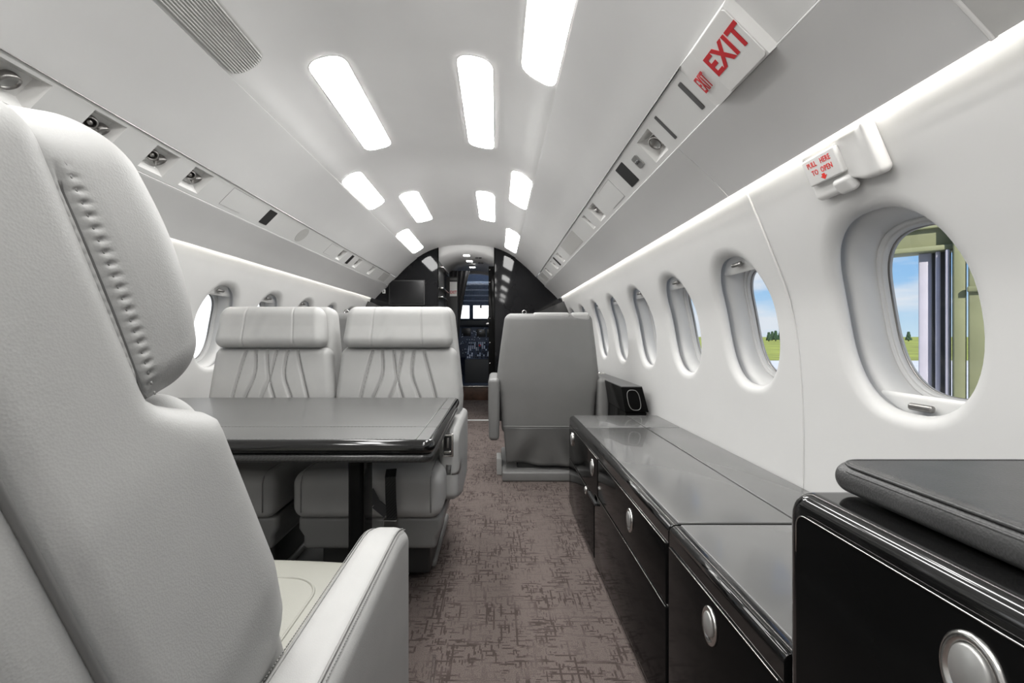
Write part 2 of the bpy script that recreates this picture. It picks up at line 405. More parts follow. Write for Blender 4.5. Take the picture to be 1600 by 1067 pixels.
# ---- ceiling
DOME = smoothtab([(0, .992), (.20, .978), (.34, .945), (.45, .898), (.535, .848), (.60, .83)], 6)
def zd(x): return lin(DOME, abs(x))
prof = [(x, z) for x, z in DOME]+[(.70, .76), (.84, .66), (.905, .60)]
prof = [(-x, z) for x, z in prof[::-1]][:-1]+prof
v, f = extr([(CX+x, H+z) for x, z in prof], YA, YB+.02, close=False, ny=12)
v2, f2 = extr([(CX+x, H+z+.03) for x, z in prof], YA, YB+.02, close=False, ny=1)
struct(G().add(v, f).add(v2, f2).obj('ceiling', 'dome'), 'pale grey vaulted ceiling over the aisle', 'ceiling')
def sheet(name, pts, side, y0, y1, m, label, th=.004):
    """thin extruded panel; pts (x from centre, z from eye), thickness added away from the cabin"""
    P = smoothtab(pts, 5) if len(pts) > 2 else pts
    out = []
    for i, (x, z) in enumerate(P):
        a = P[max(i-1, 0)]; b = P[min(i+1, len(P)-1)]; d = Vector((b[0]-a[0], b[1]-a[1])).normalized(); out.append((x-d.y*th, z+d.x*th))
    poly = [(CX+side*x, H+z) for x, z in P]+[(CX+side*x, H+z) for x, z in out[::-1]]
    v, f = extr(poly, y0, y1)
    o = link(name, v, f, m, None); 
    o.data.set_sharp_from_angle(angle=.6)
    return struct(o, label, 'trim')
tn = 0
for side, nm in ((-1, 'left'), (1, 'right')):
    tn += 1; sheet('trim_%d' % tn, [(.762, .634), (.685, .715), (.605, .787), (.537, .843)], side, YA, YB, 'ceil', 'wide pale grey %s side ceiling panel between light row and service rail' % nm)
    # valance below the rail, in two lengths on the right where a seam shows
    val = [(.997, .399), (.985, .413), (.93, .470), (.853, .538)]
    if side < 0:
        tn += 1; sheet('trim_%d' % tn, val, side, YA, YB, 'ceil', 'pale grey left valance panel hiding the cove light')
    else:
        tn += 1; sheet('trim_%d' % tn, val, side, .613, 1.3035, 'ceil', 'near pale grey right valance panel beside the exit sign')
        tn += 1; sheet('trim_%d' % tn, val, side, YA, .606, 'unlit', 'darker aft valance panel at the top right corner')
        tn += 1; struct(G().add(*tube([(CX+x, .6095, H+z-.002) for x, z in smoothtab(val, 5)], .0042, 8)).obj('trim_%d' % tn, 'sign'), 'white strip imitating the bright gap between the two nearest right valance panels', 'trim')  # white tube stands in for light showing through the valance gap
        tn += 1; sheet('trim_%d' % tn, val, side, 1.3055, YB, 'ceil', 'far pale grey right valance panel running to the bulkhead')
    # bright bead between rail and valance
    tn += 1; struct(G().add(*tube([(CX+side*.8515, YA, H+.5395), (CX+side*.8515, YB, H+.5395)], .0028, 8)).obj('trim_%d' % tn, 'white'), 'thin white bead along the lower edge of the %s service rail' % nm, 'trim')
    tn += 1; struct(G().add(*tube([(CX+side*.538, YA, H+.8415), (CX+side*.538, YB, H+.8415)], .0022, 8)).obj('trim_%d' % tn, 'white'), 'thin white bead along the %s ceiling crease' % nm, 'trim')
    # cove light strip
    poly = [(CX+side*1.003, H+.432), (CX+side*1.020, H+.430), (CX+side*1.020, H+.434), (CX+side*1.003, H+.436)]
    v, f = extr(poly, YA+.05, YB-.03)
    tag(link('cove_light', v, f, 'cove', None, smooth=False), 'warm white light strip glowing behind the %s valance' % nm, 'light')
    # closing panel between valance and wall so that no daylight leaks in
    v, f = extr([(CX+side*.86, H+.56), (CX+side*1.00, H+.44), (CX+side*1.03, H+.44), (CX+side*.95, H+.58)], YA, YB)
    tn += 1; struct(link('trim_%d' % tn, v, f, 'white', None, smooth=False), 'white channel of the %s cove' % nm, 'trim')

# ---- service rails with openings for their fittings
S2 = math.sqrt(.5)
def railm(side, y, off=0):
    o = Vector((CX+side*.807, y, H+.587))+Vector((-side*S2, 0, -S2))*off
    if side > 0: X, Y, Z = Vector((0, -1, 0)), Vector((-S2, 0, S2)), Vector((-S2, 0, -S2))
    else: X, Y, Z = Vector((0, 1, 0)), Vector((S2, 0, S2)), Vector((S2, 0, -S2))
    return Matrix(((X.x, Y.x, Z.x, o.x), (X.y, Y.y, Z.y, o.y), (X.z, Y.z, Z.z, o.z), (0, 0, 0, 1)))
RH = .0615
openings = {1: [], -1: []}     # (y centre, half length, half width, offset)
def rail_hole(side, y, hl, hw, dv=0): openings[side].append((y, hl, hw, dv))
def recess(root, hl, hw, dv, depth=.030, slope=.016, m='sign'):
    """tapered square recess"""
    v = [(-hl, -hw+dv, 0), (hl, -hw+dv, 0), (hl, hw+dv, 0), (-hl, hw+dv, 0)]
    w_ = [(-hl+slope, -hw+dv+slope, -depth), (hl-slope, -hw+dv+slope, -depth), (hl-slope, hw+dv-slope, -depth), (-hl+slope, hw+dv-slope, -depth)]
    link('bezel', v+w_, [[0, 1, 5, 4], [1, 2, 6, 5], [2, 3, 7, 6], [3, 0, 4, 7], [4, 5, 6, 7]], m, root, smooth=False)
def gimbal(root, x, y, r=.017, tilt=(.3, .2), lamp=True):
    mt = T(x, y, -.020) @ R(tilt[0], 'X') @ R(tilt[1], 'Y')
    a = G().add(*lathe([(r*.8, -.012), (r, -.004), (r*1.05, .004), (r, .009), (r*.86, .010), (r*.8, .004), (r*.45, -.002), (r*.45, -.006)], 22), mt=mt).obj('gimbal', 'steel', root)
    G().add(*lathe([(0.0001, -.001), (r*.5, .0), (r*.78, .004)] if lamp else [(0.0001, .010), (r*.35, .009), (r*.42, .001)], 18, cap=False), mt=mt).obj('lens' if lamp else 'nozzle', 'silver' if lamp else 'steel', a)
def reading(side, y, label, two=True, hl=.054, hw=.047, dv=0, group=None):
    rail_hole(side, y, hl, hw, dv)
    root = thing('reading_light', label, 'reading light', mw=railm(side, y), group=group)
    recess(root, hl, hw, dv)
    if two: k_ = hl/.040; gimbal(root, -.016*k_, dv+.004, .0135*k_, (.2, -.5), False); gimbal(root, .014*k_, dv-.002, .0145*k_, (.25, .35))
    else: gimbal(root, 0, dv, min(hl, hw)*.52, (.2, .2))
    return root
LG = 'spotlights in the left service rail'
reading(-1, 1.07, 'large round spotlight nearest the camera in the left service rail', False, .062)
reading(-1, 1.306, 'twin spotlight recess half hidden by the foreground headrest, second in left rail')
reading(-1, 1.537, 'twin spotlight recess beside the foreground headrest, third in left rail')
reading(-1, 1.725, 'twin reading light and air nozzle just before the square cover in left rail')
reading(-1, 3.33, 'small reading light before the dark slot in far left rail', True, .045, .044)
reading(-1, 3.71, 'small reading light just after the dark slot in far left rail', True, .045, .044)
reading(-1, 4.12, 'small reading light nearest the bulkhead in left rail', False, .045, .044)
reading(-1, .80, 'round spotlight of left rail outside the frame', False, .045)
reading(1, .70, 'round spotlight of right rail behind the exit sign box', False, .040)
reading(1, 1.405, 'air nozzle recess between slot and twin buttons in right rail', False, .052, .044, -.004)
reading(1, 2.17, 'reading light recess just past the square cover in right rail', True, .052, .044)
reading(1, 2.36, 'narrow recessed nozzle next to reading light in right rail', False, .026, .044)
reading(1, 3.42, 'small reading light before the dark slot in far right rail', True, .045, .044)
reading(1, 3.78, 'small reading light after the dark slot in far right rail', True, .045, .044)
reading(1, 4.20, 'small reading light nearest the bulkhead in right rail', False, .045, .044)
def flat(side, y, label, cat, name, hl, hw, m, dv=0, t_=.0012, r=.004, circle=False, edge=None):
    root = thing(name, label, cat, mw=railm(side, y))
    if circle: v, f = lathe([(hl+.0015, 0), (hl+.0015, t_), (hl, t_+.0006), (0.0001, t_+.0006)], 40, cap=False)
    else: v, f = prism(rrect(-hl, hl, dv-hw, dv+hw, r), 0, t_)
    p = link('cover', v, f, m, root, smooth=False)
    if edge and not circle:
        v, f = prism(rrect(-hl-.0014, hl+.0014, dv-hw-.0014, dv+hw+.0014, r), -.001, .0004); link('gap', v, f, edge, root, smooth=False)
    return root
flat(-1, 1.99, 'square blank cover plate in the left service rail', 'cover plate', 'cover_plate', .075, .046, 'rail', .002, edge='steel')
flat(-1, 2.265, 'dark rectangular lens in the left rail after the square cover', 'sensor', 'display_lens', .036, .043, 'dark')
flat(-1, 2.66, 'round flush speaker grille in the left service rail', 'speaker', 'speaker_grille', .050, .05, 'unlit', circle=True, t_=.0004)
flat(-1, 3.12, 'small blank square cover before the far left reading lights', 'cover plate', 'cover_plate', .060, .042, 'rail', edge='steel')
flat(-1, 3.52, 'narrow dark slot between two small reading lights in left rail', 'sensor', 'display_lens', .026, .043, 'dark')
flat(-1, 4.58, 'pale blank plate at the bulkhead end of left rail', 'cover plate', 'cover_plate', .12, .046, 'unlit', edge='rail')
flat(1, 1.115, 'slanted slot nearest the exit sign in the right rail', 'vent slot', 'vent_slot', .0075, .042, 'darkgrey', r=.004, edge='steel')
flat(1, 1.285, 'slim slanted slot second from the exit sign in right rail', 'vent slot', 'vent_slot', .006, .042, 'darkgrey', r=.003, edge='steel')
rt = flat(1, 1.535, 'small twin call buttons set in a square plate in right rail', 'buttons', 'call_button', .022, .022, 'silver', r=.006, t_=.003)
for dx in (-.008, .008): G().add(*lathe([(.0065, .003), (.0065, .005), (.004, .0055), (.0001, .0055)], 14, cap=False), mt=T(dx, 0, 0)).obj('button', 'darkgrey', rt)
flat(1, 1.664, 'dark rectangular display in the right rail beside twin buttons', 'sensor', 'display_lens', .042, .045, 'dark')
flat(1, 1.90, 'square blank cover plate in the right service rail', 'cover plate', 'cover_plate', .090, .046, 'rail', edge='steel')
flat(1, 2.92, 'long pale perforated plate in the far right rail', 'cover plate', 'cover_plate', .24, .048, 'unlit', edge='rail')
flat(1, 3.60, 'narrow dark slot between two small lights in right rail', 'sensor', 'display_lens', .026, .043, 'dark')
flat(1, 4.56, 'pale blank plate at the bulkhead end of right rail', 'cover plate', 'cover_plate', .12, .046, 'unlit', edge='rail')
for side, nm in ((-1, 'left'), (1, 'right')):
    g_ = G(); cur = YA; mt = railm(side, 0)
    def quad(ya, yb, a, b):
        s = -side     # local x = -side*y
        g_.add([(s*ya, a, 0), (s*yb, a, 0), (s*yb, b, 0), (s*ya, b, 0)], [[0, 1, 2, 3]], mt=mt)
    for (y, hl, hw, dv) in sorted(openings[side]):
        quad(cur, y-hl, -RH, RH); quad(y-hl, y+hl, -RH, dv-hw); quad(y-hl, y+hl, dv+hw, RH); cur = y+hl
    quad(cur, YB, -RH, RH)
    tn += 1; struct(g_.obj('trim_%d' % tn, 'rail', smooth=False), '%s overhead service rail carrying lights and covers' % nm, 'trim')
    g5 = G()
    for a in (RH+.0005,): g5.add(*bx(YA*1, YB, 0, 0, 0, 0)) if False else None
    v, f = extr([(0, 0), (0, 0)], 0, 1) if False else ([], [])
    # dark groove along the rail's upper edge
    q = [Vector((CX+side*.7625, 0, H+.6320)), Vector((CX+side*.7585, 0, H+.6290)), Vector((CX+side*.7600, 0, H+.6370))]
    v, f = extr([(p.x, p.z) for p in q], YA, YB); tn += 1
    struct(link('trim_%d' % tn, v, f, 'steel', smooth=False), 'dark groove along the upper edge of the %s service rail' % nm, 'trim')

# ---- ceiling light panels following the vault
def light_panel(xa, xb, y0, y1, label, lit=True, r=.048, group=None):
    root = thing('ceiling_light', label, 'ceiling light', group=group)
    def P(x, y, o): return Vector((CX+x, y, H+zd(x)-o))
    def grid(xa, xb, y0, y1, o, r, nx=10, ny=16):
        xs = [xa+(xb-xa)*i/nx for i in range(nx+1)]
        v = []; f = []
        for i, x in enumerate(xs):
            dx = min(x-xa, xb-x); e_ = r-math.sqrt(max(0, r*r-max(0, r-dx)**2))
            for j in range(ny+1): v.append(P(x, y0+e_+(y1-y0-2*e_)*j/ny, o))
        for i in range(nx):
            for j in range(ny): a_ = i*(ny+1)+j; f.append([a_, a_+1, a_+ny+2, a_+ny+1])
        return v, f
    v, f = grid(xa-.003, xb+.003, y0-.003, y1+.003, .0015, r+.003, 26); link('frame', v, f, 'sign', root)
    if lit:
        v, f = grid(xa, xb, y0, y1, .003, r, 26, 4)
        link('diffuser', v, f, 'lamp', root)
    else:
        v, f = grid(xa, xb, y0, y1, .003, r, 14, 4); link('diffuser', v, f, 'unlit', root)
        n = 15
        for i in range(1, n):
            x = xa+(xb-xa)*i/n; dx = min(x-xa, xb-x); e_ = r-math.sqrt(max(0, r*r-max(0, r-dx)**2))+.004
            g6 = G().add(*tube([P(x, y0+e_, .004), P(x, y1-e_, .004)], .0028, 6)); g6.obj('diffuser_rib', 'unlit', root)
    return root
outer = [(-1.9, -1.25), (-.62, .02), (.98, 1.575), (2.50, 3.10), (3.86, 4.72)]
inner = [(-1.2, -.66), (.08, .90), (1.58, 2.34), (3.07, 3.83)]
ordn = {0: 'aftmost', 1: 'next to aftmost', 2: 'nearest in view', 3: 'middle', 4: 'farthest, touching the bulkhead'}
for i, (a, b) in enumerate(outer):
    light_panel(-.53, -.425, a if i != 2 else .80, b if i != 2 else 1.50, ('unlit ribbed ceiling light with a round end at the left crease, nearest' if i == 2 else 'lit ceiling light along the left crease, '+ordn[i]), lit=(i != 2))
    light_panel(.415, .528, a, b, 'lit ceiling light along the right crease, '+ordn[i])
ordi = {0: 'aftmost', 1: 'above the camera', 2: 'long one nearest in view', 3: 'shorter one farther ahead'}
for i, (a, b) in enumerate(inner):
    light_panel(-.335, -.205, a, b, 'lit ceiling light in the inner left row, '+ordi[i])
    light_panel(.190, .315, a, b, 'lit ceiling light in the inner right row, '+ordi[i])

# ---- floor
v, f = bx(-1.5, .84, YA, 6.56, -.03, 0, .001); struct(link('floor', v, f, 'carpet'), 'brown carpet with a dark irregular woven crosshatch', 'floor')
o = box('trim_50', -.66, -.02, 4.955, 4.99, 0.0005, .009, 'white', r=.003); struct(o, 'polished metal threshold strip in the doorway', 'trim')
# ---- aft wall
v, f = bx(-1.6, .95, YA-.04, YA, -.02, 2.0, .002); struct(link('wall_back', v, f, 'white'), 'white aft partition behind the camera')

# ---- front bulkhead halves: black lacquer following the vault
def bulk_outline(side):
    inn = .305
    pts = [(inn, -H), (inn, zd(inn)-.001)]
    x = inn
    while x < .53: x += .04; pts.append((min(x, .535), zd(min(x, .535))-.001))
    pts += [(.61, .80), (.76, .64), (.86, .545), (.93, .49), (.99, .42), (1.035, .405)]
    z = .36
    while z > -.93: pts.append((xw(z)+.004, z)); z -= .08
    pts.append((1.10, -H)); return [(CX+side*x, H+z) for x, z in pts]
for side, nm in ((-1, 'left'), (1, 'right')):
    v, f = extr(bulk_outline(side), YB, YB+.05)
    o = link('wall_front_%s' % nm, v, f, 'bulk', smooth=False); struct(o, 'glossy black bulkhead half to the %s of the doorway' % nm)
    G().add(*tube([(CX+side*.307, YB+.0, .0), (CX+side*.307, YB+.0, H+.962)], .006, 8)).obj('edge_trim', 'gloss', o)
# dark grey ledges at the feet of the bulkhead, seen over the chairs
for side, nm in ((-1, 'left'), (1, 'right')):
    v, f = extr([(CX+side*(xw(.35)+.0), H+.37), (CX+side*(xw(.2)), H+.20), (CX+side*(xw(0)), H-.1), (CX+side*.62, H-.1), (CX+side*.62, H+.21), (CX+side*.80, H+.26)], YB-.08, YB-.001)
    o = link('side_fairing', v, f, 'dark', smooth=False); tag(o, 'dark grey fairing in the corner between %s wall and bulkhead' % nm, 'fairing')
t_ = thing('television', 'flat black screen on the left bulkhead', 'screen', (-1.128, YB, 1.16))
link('bezel', *[q for q in rb(.39, .022, .27, .004)], 'dark', t_).location = (.155, -.013, .235)
link('display', *[q for q in rb(.365, .004, .245, .002)], 'screen', t_).location = (.155, -.0255, .235)
t_ = thing('wall_switch', 'small white plate with a dark mark on the left bulkhead', 'switch', (-1.225, YB, H+.478))
link('plate', *rb(.032, .006, .042, .002), 'sign', t_).location = (0, -.004, 0)
link('symbol', *rb(.010, .003, .022, .001), 'dark', t_).location = (0, -.0078, 0)

# ================================================================== galley passage and flight deck
struct(link('wall_passage_left', *bx(-.78, -.68, 4.99, 6.56, 0, 1.98, .002), 'dark'), 'dark passage wall left of the doorway')
struct(link('wall_passage_right', *bx(.03, .09, 4.99, 6.56, 0, 1.98, .002), 'dark'), 'dark passage wall right of the doorway')
pv = [(-.75, 1.62)]+[(CX+.42*math.cos(a), 1.66+.20*math.sin(a)) for a in [PI-PI*i/14 for i in range(15)]]+[(.09, 1.62), (.09, 2.0), (-.75, 2.0)]
struct(link('ceiling_passage', *extr(pv, 4.99, 6.54), 'dome'), 'low white vaulted passage ceiling', 'ceiling')
for i, (x, y) in enumerate(((-.345, 5.22), (-.335, 5.62), (-.325, 6.12))):
    t_ = thing('downlight', 'small square lit downlight, %s in the passage ceiling' % ('nearest', 'middle', 'farthest')[i], 'ceiling light', (x, y, 1.849))
    link('rim', *rb(.085, .10, .006, .002), 'sign', t_); link('lens', *rb(.07, .085, .004, .001), 'lampfar', t_).location = (0, 0, -.003)
for i, (x, y) in enumerate(((-.215, 5.35), (-.20, 5.72))):
    t_ = thing('ceiling_nozzle', 'pair of dark air nozzles, %s one in the passage ceiling' % ('nearer', 'farther')[i], 'air vent', (x, y, 1.845))
    for dx in (-.02, .02): G().add(*lathe([(.018, 0), (.018, -.01), (.010, -.012), (.0001, -.008)], 14, cap=False), mt=T(dx, 0, 0)).obj('nozzle', 'darkgrey', t_)
# galley shelf unit on the left with steel shelves
t_ = thing('galley_shelf', 'dark galley cabinet with bright steel shelf edges in the passage', 'shelf', (-.66, 5.2, 0))
link('side_panel', *bx(-.03, .0, -.05, .0, .02, 1.80, .002), 'dark', t_)
for z in (1.70, 1.46, 1.36, 1.10, .98): link('shelf', *bx(-.02, .055, -.05, .55, z, z+.014, .002), 'chrome', t_)
link('back_panel', *bx(-.02, .0, -.02, .55, .02, 1.80, .002), 'darkgrey', t_)
t_ = thing('curtain', 'dark grey gathered curtain hanging left of the flight deck', 'curtain', (-.62, 6.2, 0))
vs = []; fs = []; nx = 40
for k in range(13):
    z = .45+1.36*k/12; wdt = .10+.17*(k/12)**2.0
    for i in range(nx+1):
        u = i/nx; vs.append((u*wdt-.02, .016*math.sin(u*PI*9)-.02*u, z))
for k in range(12):
    for i in range(nx): a_ = k*(nx+1)+i; fs.append([a_, a_+1, a_+nx+2, a_+nx+1])
o = link('cloth', vs, fs, 'fabric', t_); so_ = o.modifiers.new('s', 'SOLIDIFY'); so_.thickness = .006
t_ = thing('exit_sign', 'small white and red EXIT sign hanging before the curtain', 'sign', mw=T(-.568, 5.98, 1.54) @ R(PI/2, 'X'))
struct(link('wall_passage_partition', *bx(-.665, -.515, 5.99, 6.05, 0, 1.70, .002), 'dark'), 'dark narrow partition carrying the small exit sign'); link('plate', *rb(.095, .19, .006, .002), 'sign', t_); link('dark_plate', *bx(-.047, .047, .115, .145, -.003, .003, .001), 'darkgrey', t_)
text_mesh('EXIT', .055, t_, 'red', T(.0, -.045, .0035), bold=.02, sx=.78)
t_ = thing('galley_door', 'narrow black sliding door edge right of the doorway', 'door', (-.045, 5.06, 0))
link('leaf', *bx(-.045, .055, 0, .045, .02, 1.70, .004), 'gloss', t_)
for z in (.4, .62, .85, 1.12, 1.52, 1.66): link('rivet', *lathe([(.008, 0), (.006, .004), (.0001, .005)], 10, cap=False), 'chrome', t_).matrix_local = T(-.03, 0, z) @ R(PI/2, 'X')
t_ = thing('galley_tray', 'small steel counter with taps at the right of the doorway', 'counter', (-.06, 5.6, 0))
link('counter', *bx(-.07, .06, 0, .5, 1.085-.02, 1.085, .003), 'chrome', t_)
link('cabinet', *bx(-.04, .06, .02, .5, .0, 1.064, .003), 'gloss', t_)
for dx in (-.045, -.01): G().add(*tube([(dx, .03, 1.085), (dx, .03, 1.14), (dx+.01, .02, 1.165), (dx+.03, .01, 1.16)], .006, 8)).obj('tap', 'chrome', t_)
# step up to flight deck
struct(link('trim_51', *bx(-.70, .05, 6.55, 6.60, .0, .185, .002), 'wood'), 'brown wooden riser below the flight deck', 'trim')
struct(link('trim_52', *bx(-.70, .05, 6.53, 6.62, .186, .205, .003), 'chrome'), 'polished sill of the flight deck', 'trim')
struct(link('floor_flight_deck', *bx(-1.3, .65, 6.62, 9.3, .14, .19, .002), 'cock'), 'dark flight deck floor', 'floor')
# cockpit enclosure
av = [(-1.30, 0), (-1.30, 1.75), (-1.1, 1.98), (.45, 1.98), (.65, 1.75), (.65, 0), (.60, 0), (.60, 1.70), (.40, 1.90), (-1.06, 1.90), (-1.25, 1.70), (-1.25, 0)]
low = [(-1.30, 0), (-1.30, 1.22), (-1.25, 1.22), (-1.25, 0)]; lowr = [(.65, 0), (.65, 1.22), (.60, 1.22), (.60, 0)]
hi = [(-1.30, 1.58), (-1.30, 1.75), (-1.1, 1.98), (.45, 1.98), (.65, 1.75), (.65, 1.58), (.60, 1.58), (.60, 1.70), (.40, 1.90), (-1.06, 1.90), (-1.25, 1.70), (-1.25, 1.58)]
g9 = G().add(*extr(av, 6.60, 7.25))
for q in (low, lowr, hi): g9.add(*extr(q, 7.25, 9.0))
fd = g9.obj('wall_flight_deck', 'blue', smooth=False); struct(fd, 'blue grey flight deck lining with side windows')
for xx in (-1.275, .625):
    link('side_pane', *bx(xx-.003, xx+.003, 7.25, 9.0, 1.22, 1.58, .001), 'glass', fd)
    link('window_post', *bx(xx-.025, xx+.025, 8.0, 8.06, 1.22, 1.58, .005), 'cock', fd)
hd = [(-.78, 1.70)]+[(CX+.36*math.cos(a), 1.70+.12*math.sin(a)) for a in [PI-PI*i/12 for i in range(13)]]+[(.09, 1.70), (.09, 2.0), (-.78, 2.0)]
struct(link('wall_header', *extr([(x, z) for x, z in hd], 6.55, 6.62), 'ceil'), 'white arched header over the flight deck entry')
t_ = thing('overhead_panel', 'blue grey overhead switch panel in the flight deck', 'instrument panel', (CX, 7.3, 1.60))
mt = T(0, 0, 0) @ R(-.55, 'X')
G().add(*rb(.56, .60, .03, .004), mt=mt).obj('panel', 'blue', t_)
g7 = G(); g8 = G()
for i in range(26):
    for j in range(16):
        q = g7 if j % 4 else g8
        q.add(*rb(.012, .016 if j % 4 else .028, .016, .003, k=1), mt=mt @ T(-.26+.0208*i, -.27+.036*j, -.022))
o = g7.obj('switch', 'cock', t_); o['kind'] = 'stuff'; o = g8.obj('breaker', 'knob', t_); o['kind'] = 'stuff'
t_ = thing('overhead_fill', 'added fill strip hidden behind the flight deck header, brightening the overhead panel', 'ceiling light', (CX, 6.70, 1.875))  # fill lamp added out of sight to light the overhead panel
link('housing', *rb(.40, .06, .02, .004), 'sign', t_); link('diffuser', *rb(.38, .045, .006, .002), 'lampfar', t_).location = (0, 0, -.012)
t_ = thing('windshield_frame', 'dark windshield frame around bright forward panes', 'window frame', (CX, 8.6, 0))
for x0, x1 in ((-.95, -.53), (-.185, -.115), (.50, .93)): link('post', *bx(x0, x1, 0, .05, .9, 1.9, .01), 'cock', t_)
link('lower_frame', *bx(-.93, .93, 0, .05, .19, 1.25, .01), 'cock', t_); link('upper_frame', *bx(-.93, .93, 0, .05, 1.50, 1.95, .01), 'blue', t_)
for x0, x1 in ((-.53, -.185), (-.115, .50)): link('pane', *bx(x0, x1, .02, .026, 1.25, 1.50, .001), 'glass', t_)
link('compass', *bx(.02, .05, -.12, -.08, 1.44, 1.51, .005), 'dark', t_)
t_ = thing('instrument_panel', 'dark flight deck instrument panel with glareshield', 'instrument panel', (CX, 7.9, 0))
link('glareshield', *bx(-.62, .62, -.10, .5, 1.08, 1.21, .04, 4), 'dark', t_); link('panel', *bx(-.6, .6, .0, .05, .55, 1.10, .005), 'cock', t_)
for i, (x, z) in enumerate(((-.28, .92), (-.02, .90), (.16, .90))):
    d = link('display', *bx(x, x+.16, -.008, .0, z, z+.14, .003), 'screen', t_)
g7 = G()
for i in range(60): g7.add(*rb(.014, .012, .014, .003, k=1), mt=T(random.uniform(-.3, .35), -.006, random.uniform(.58, 1.06)))
g7.obj('knob', 'knob', t_)['kind'] = 'stuff'
t_ = thing('centre_pedestal', 'dark flight deck centre pedestal with levers and a red knob', 'console', (CX+.05, 7.2, .19))
link('box', *bx(-.22, .22, -.10, .6, 0, .37, .01), 'dark', t_)
link('slope', *extr([(0, 0), (0, .001)], 0, .1)[0:1], [], 'cock', t_) if False else None
mt = T(0, .28, .48) @ R(.45, 'X'); G().add(*rb(.42, .62, .04, .006), mt=mt).obj('control_face', 'cock', t_)
g7 = G(); g8 = G()
for i in range(12):
    for j in range(9):
        if random.random() < .8: (g7 if random.random() < .5 else g8).add(*rb(.018, .024, .03, .004, k=1), mt=mt @ T(-.18+.032*i, -.26+.064*j, .025))
g7.obj('button', 'knob', t_)['kind'] = 'stuff'; g8.obj('key', 'dark', t_)['kind'] = 'stuff'
for x in (-.06, -.01, .04): G().add(*tube([(x, .2, .46), (x, .12, .60)], .006, 8)).obj('lever', 'steel', t_)
G().add(*rb(.03, .02, .03, .008)).obj('lever_knob', 'red', t_).location = (.01, .08, .58)
G().add(*lathe([(.09, 0), (.10, .02), (.09, .04), (.0001, .045)], 20, cap=False), mt=T(.24, -.06, .45) @ R(PI/2, 'X')).obj('trim_wheel', 'knob', t_)

# ================================================================== seats
GRO = [[(-.133, .46), (-.193, .21), (-.215, .0)], [(-.082, .46), (-.073, .35), (-.12, .21), (-.15, 0)], [(-.024, .46), (0, .335), (.042, .21), (.10, 0)],
       [(.024, .46), (0, .335), (-.042, .21), (-.10, 0)], [(.082, .46), (.073, .35), (.12, .21), (.15, 0)], [(.133, .46), (.17, .25), (.165, .21), (.19, 0)]]
GRO = [smoothtab(g, 4) for g in GRO]
def seg_d(px, pz, pl):
    b = 9
    for (x0, z0), (x1, z1) in zip(pl, pl[1:]):
        dx, dz = x1-x0, z1-z0; L2 = dx*dx+dz*dz; t_ = max(0, min(1, ((px-x0)*dx+(pz-z0)*dz)/L2)) if L2 else 0
        b = min(b, math.hypot(px-x0-t_*dx, pz-z0-t_*dz))
    return b
def wprof0(z): return lin([(-.12, .285), (.05, .292), (.16, .300), (.20, .315), (.26, .318), (.46, .295), (.70, .262)], z)
wprof = wprof0
def hb_(y, z):
    return .008*math.cos(min(1, abs(y-.004)/.045)*PI/2)*math.cos(min(1, abs(z-.558)/.10)*PI/2)
def hdim(y, z):
    d = .0045*math.exp(-((y+.0295)/.0022)**2)
    env = max(0, min(1, (.635-z)/.02))*max(0, min(1, (z-.466)/.01))
    d += .0019*math.exp(-((y+.0225)/.0035)**2)*(.5+.5*math.cos(2*PI*z/.0078))**2
    d += .0007*math.exp(-((y+.036)/.003)**2)*(.5+.5*math.cos(2*PI*z/.0078))**2
    return d*env
